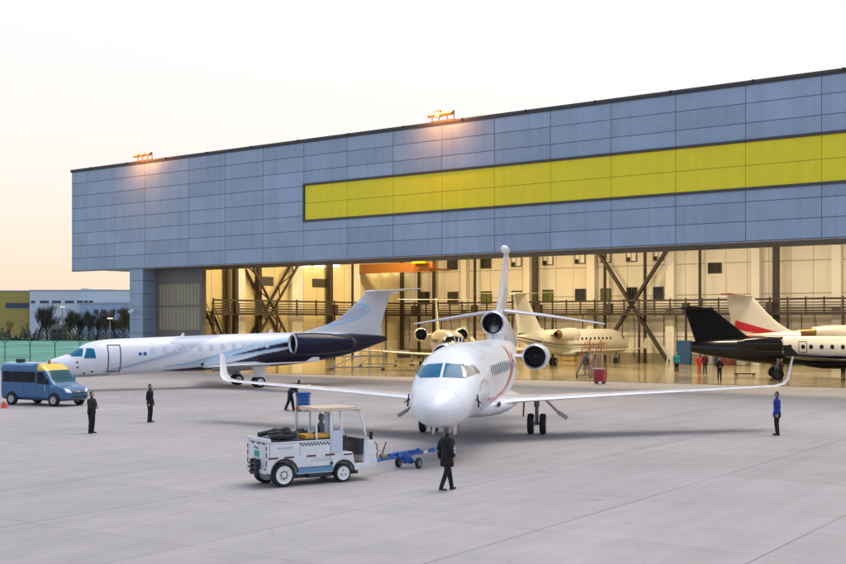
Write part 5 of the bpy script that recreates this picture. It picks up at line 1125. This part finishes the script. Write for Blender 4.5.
# ================================================================= WORLD, SUN, CAMERA
W=bpy.data.worlds.new('World'); SC.world=W; W.use_nodes=True; nt=W.node_tree; N=nt.nodes; L=nt.links; N.clear()
SUN_EL,SUN_AZ=math.radians(66),math.radians(60)   # azimuth measured from +Y towards +X
out=N.new('ShaderNodeOutputWorld'); bg1=N.new('ShaderNodeBackground'); sky=N.new('ShaderNodeTexSky'); sky.sky_type='NISHITA'; sky.sun_disc=False; sky.sun_elevation=SUN_EL; sky.sun_rotation=SUN_AZ; sky.dust_density=2.; L.new(sky.outputs[0],bg1.inputs[0]); bg1.inputs[1].default_value=.05
tc=N.new('ShaderNodeTexCoord'); sp=N.new('ShaderNodeSeparateXYZ'); L.new(tc.outputs['Generated'],sp.inputs[0])
def ramp(stops,src,lo,hi):
    mr=N.new('ShaderNodeMapRange'); mr.inputs['From Min'].default_value=lo; mr.inputs['From Max'].default_value=hi; L.new(src,mr.inputs['Value'])
    r=N.new('ShaderNodeValToRGB'); el=r.color_ramp.elements
    while len(el)<len(stops): el.new(.5)
    for e_,(p_,c_) in zip(el,stops): e_.position=p_; e_.color=(*c_,1)
    L.new(mr.outputs[0],r.inputs[0]); return r.outputs[0]
front=ramp([(0,(.77,.545,.42)),(.15,(.80,.61,.475)),(.32,(.81,.68,.585)),(.62,(.81,.77,.71)),(1,(.58,.62,.66))],sp.outputs[2],-.02,.45)
backc=ramp([(0,(.36,.43,.57)),(.3,(.45,.52,.68)),(1,(.42,.48,.62))],sp.outputs[2],-.02,.8)
mr=N.new('ShaderNodeMapRange'); mr.inputs['From Min'].default_value=-.1; mr.inputs['From Max'].default_value=.75; mr.interpolation_type='SMOOTHSTEP'; L.new(sp.outputs[1],mr.inputs['Value'])
mx=N.new('ShaderNodeMix'); mx.data_type='RGBA'; L.new(mr.outputs[0],mx.inputs[0]); L.new(backc,mx.inputs[6]); L.new(front,mx.inputs[7])
bg2=N.new('ShaderNodeBackground'); L.new(mx.outputs[2],bg2.inputs[0]); bg2.inputs[1].default_value=1.11
ad=N.new('ShaderNodeAddShader'); L.new(bg1.outputs[0],ad.inputs[0]); L.new(bg2.outputs[0],ad.inputs[1]); L.new(ad.outputs[0],out.inputs[0])
S=bpy.data.lights.new('sun','SUN'); S.energy=1.95; S.angle=math.radians(45); S.color=(1,.90,.80); so=bpy.data.objects.new('sun',S); COL.objects.link(so)
dv=Vector((math.sin(SUN_AZ)*math.cos(SUN_EL),math.cos(SUN_AZ)*math.cos(SUN_EL),math.sin(SUN_EL))); so.rotation_euler=dv.to_track_quat('Z','Y').to_euler()
cam=bpy.data.cameras.new('camera'); co=bpy.data.objects.new('camera',cam); COL.objects.link(co); SC.camera=co
co.location=(0,0,H); co.rotation_euler=(PI/2,0,0); cam.sensor_width=36; cam.lens=F/846*36; cam.shift_y=(CY-282)/846; cam.clip_end=8000; cam.clip_start=.5
vs=SC.view_settings; vs.view_transform='Standard'; vs.look='None'; vs.exposure=0; vs.gamma=1; vs.use_curve_mapping=False
SC.render.engine='CYCLES'; SC.cycles.max_bounces=6
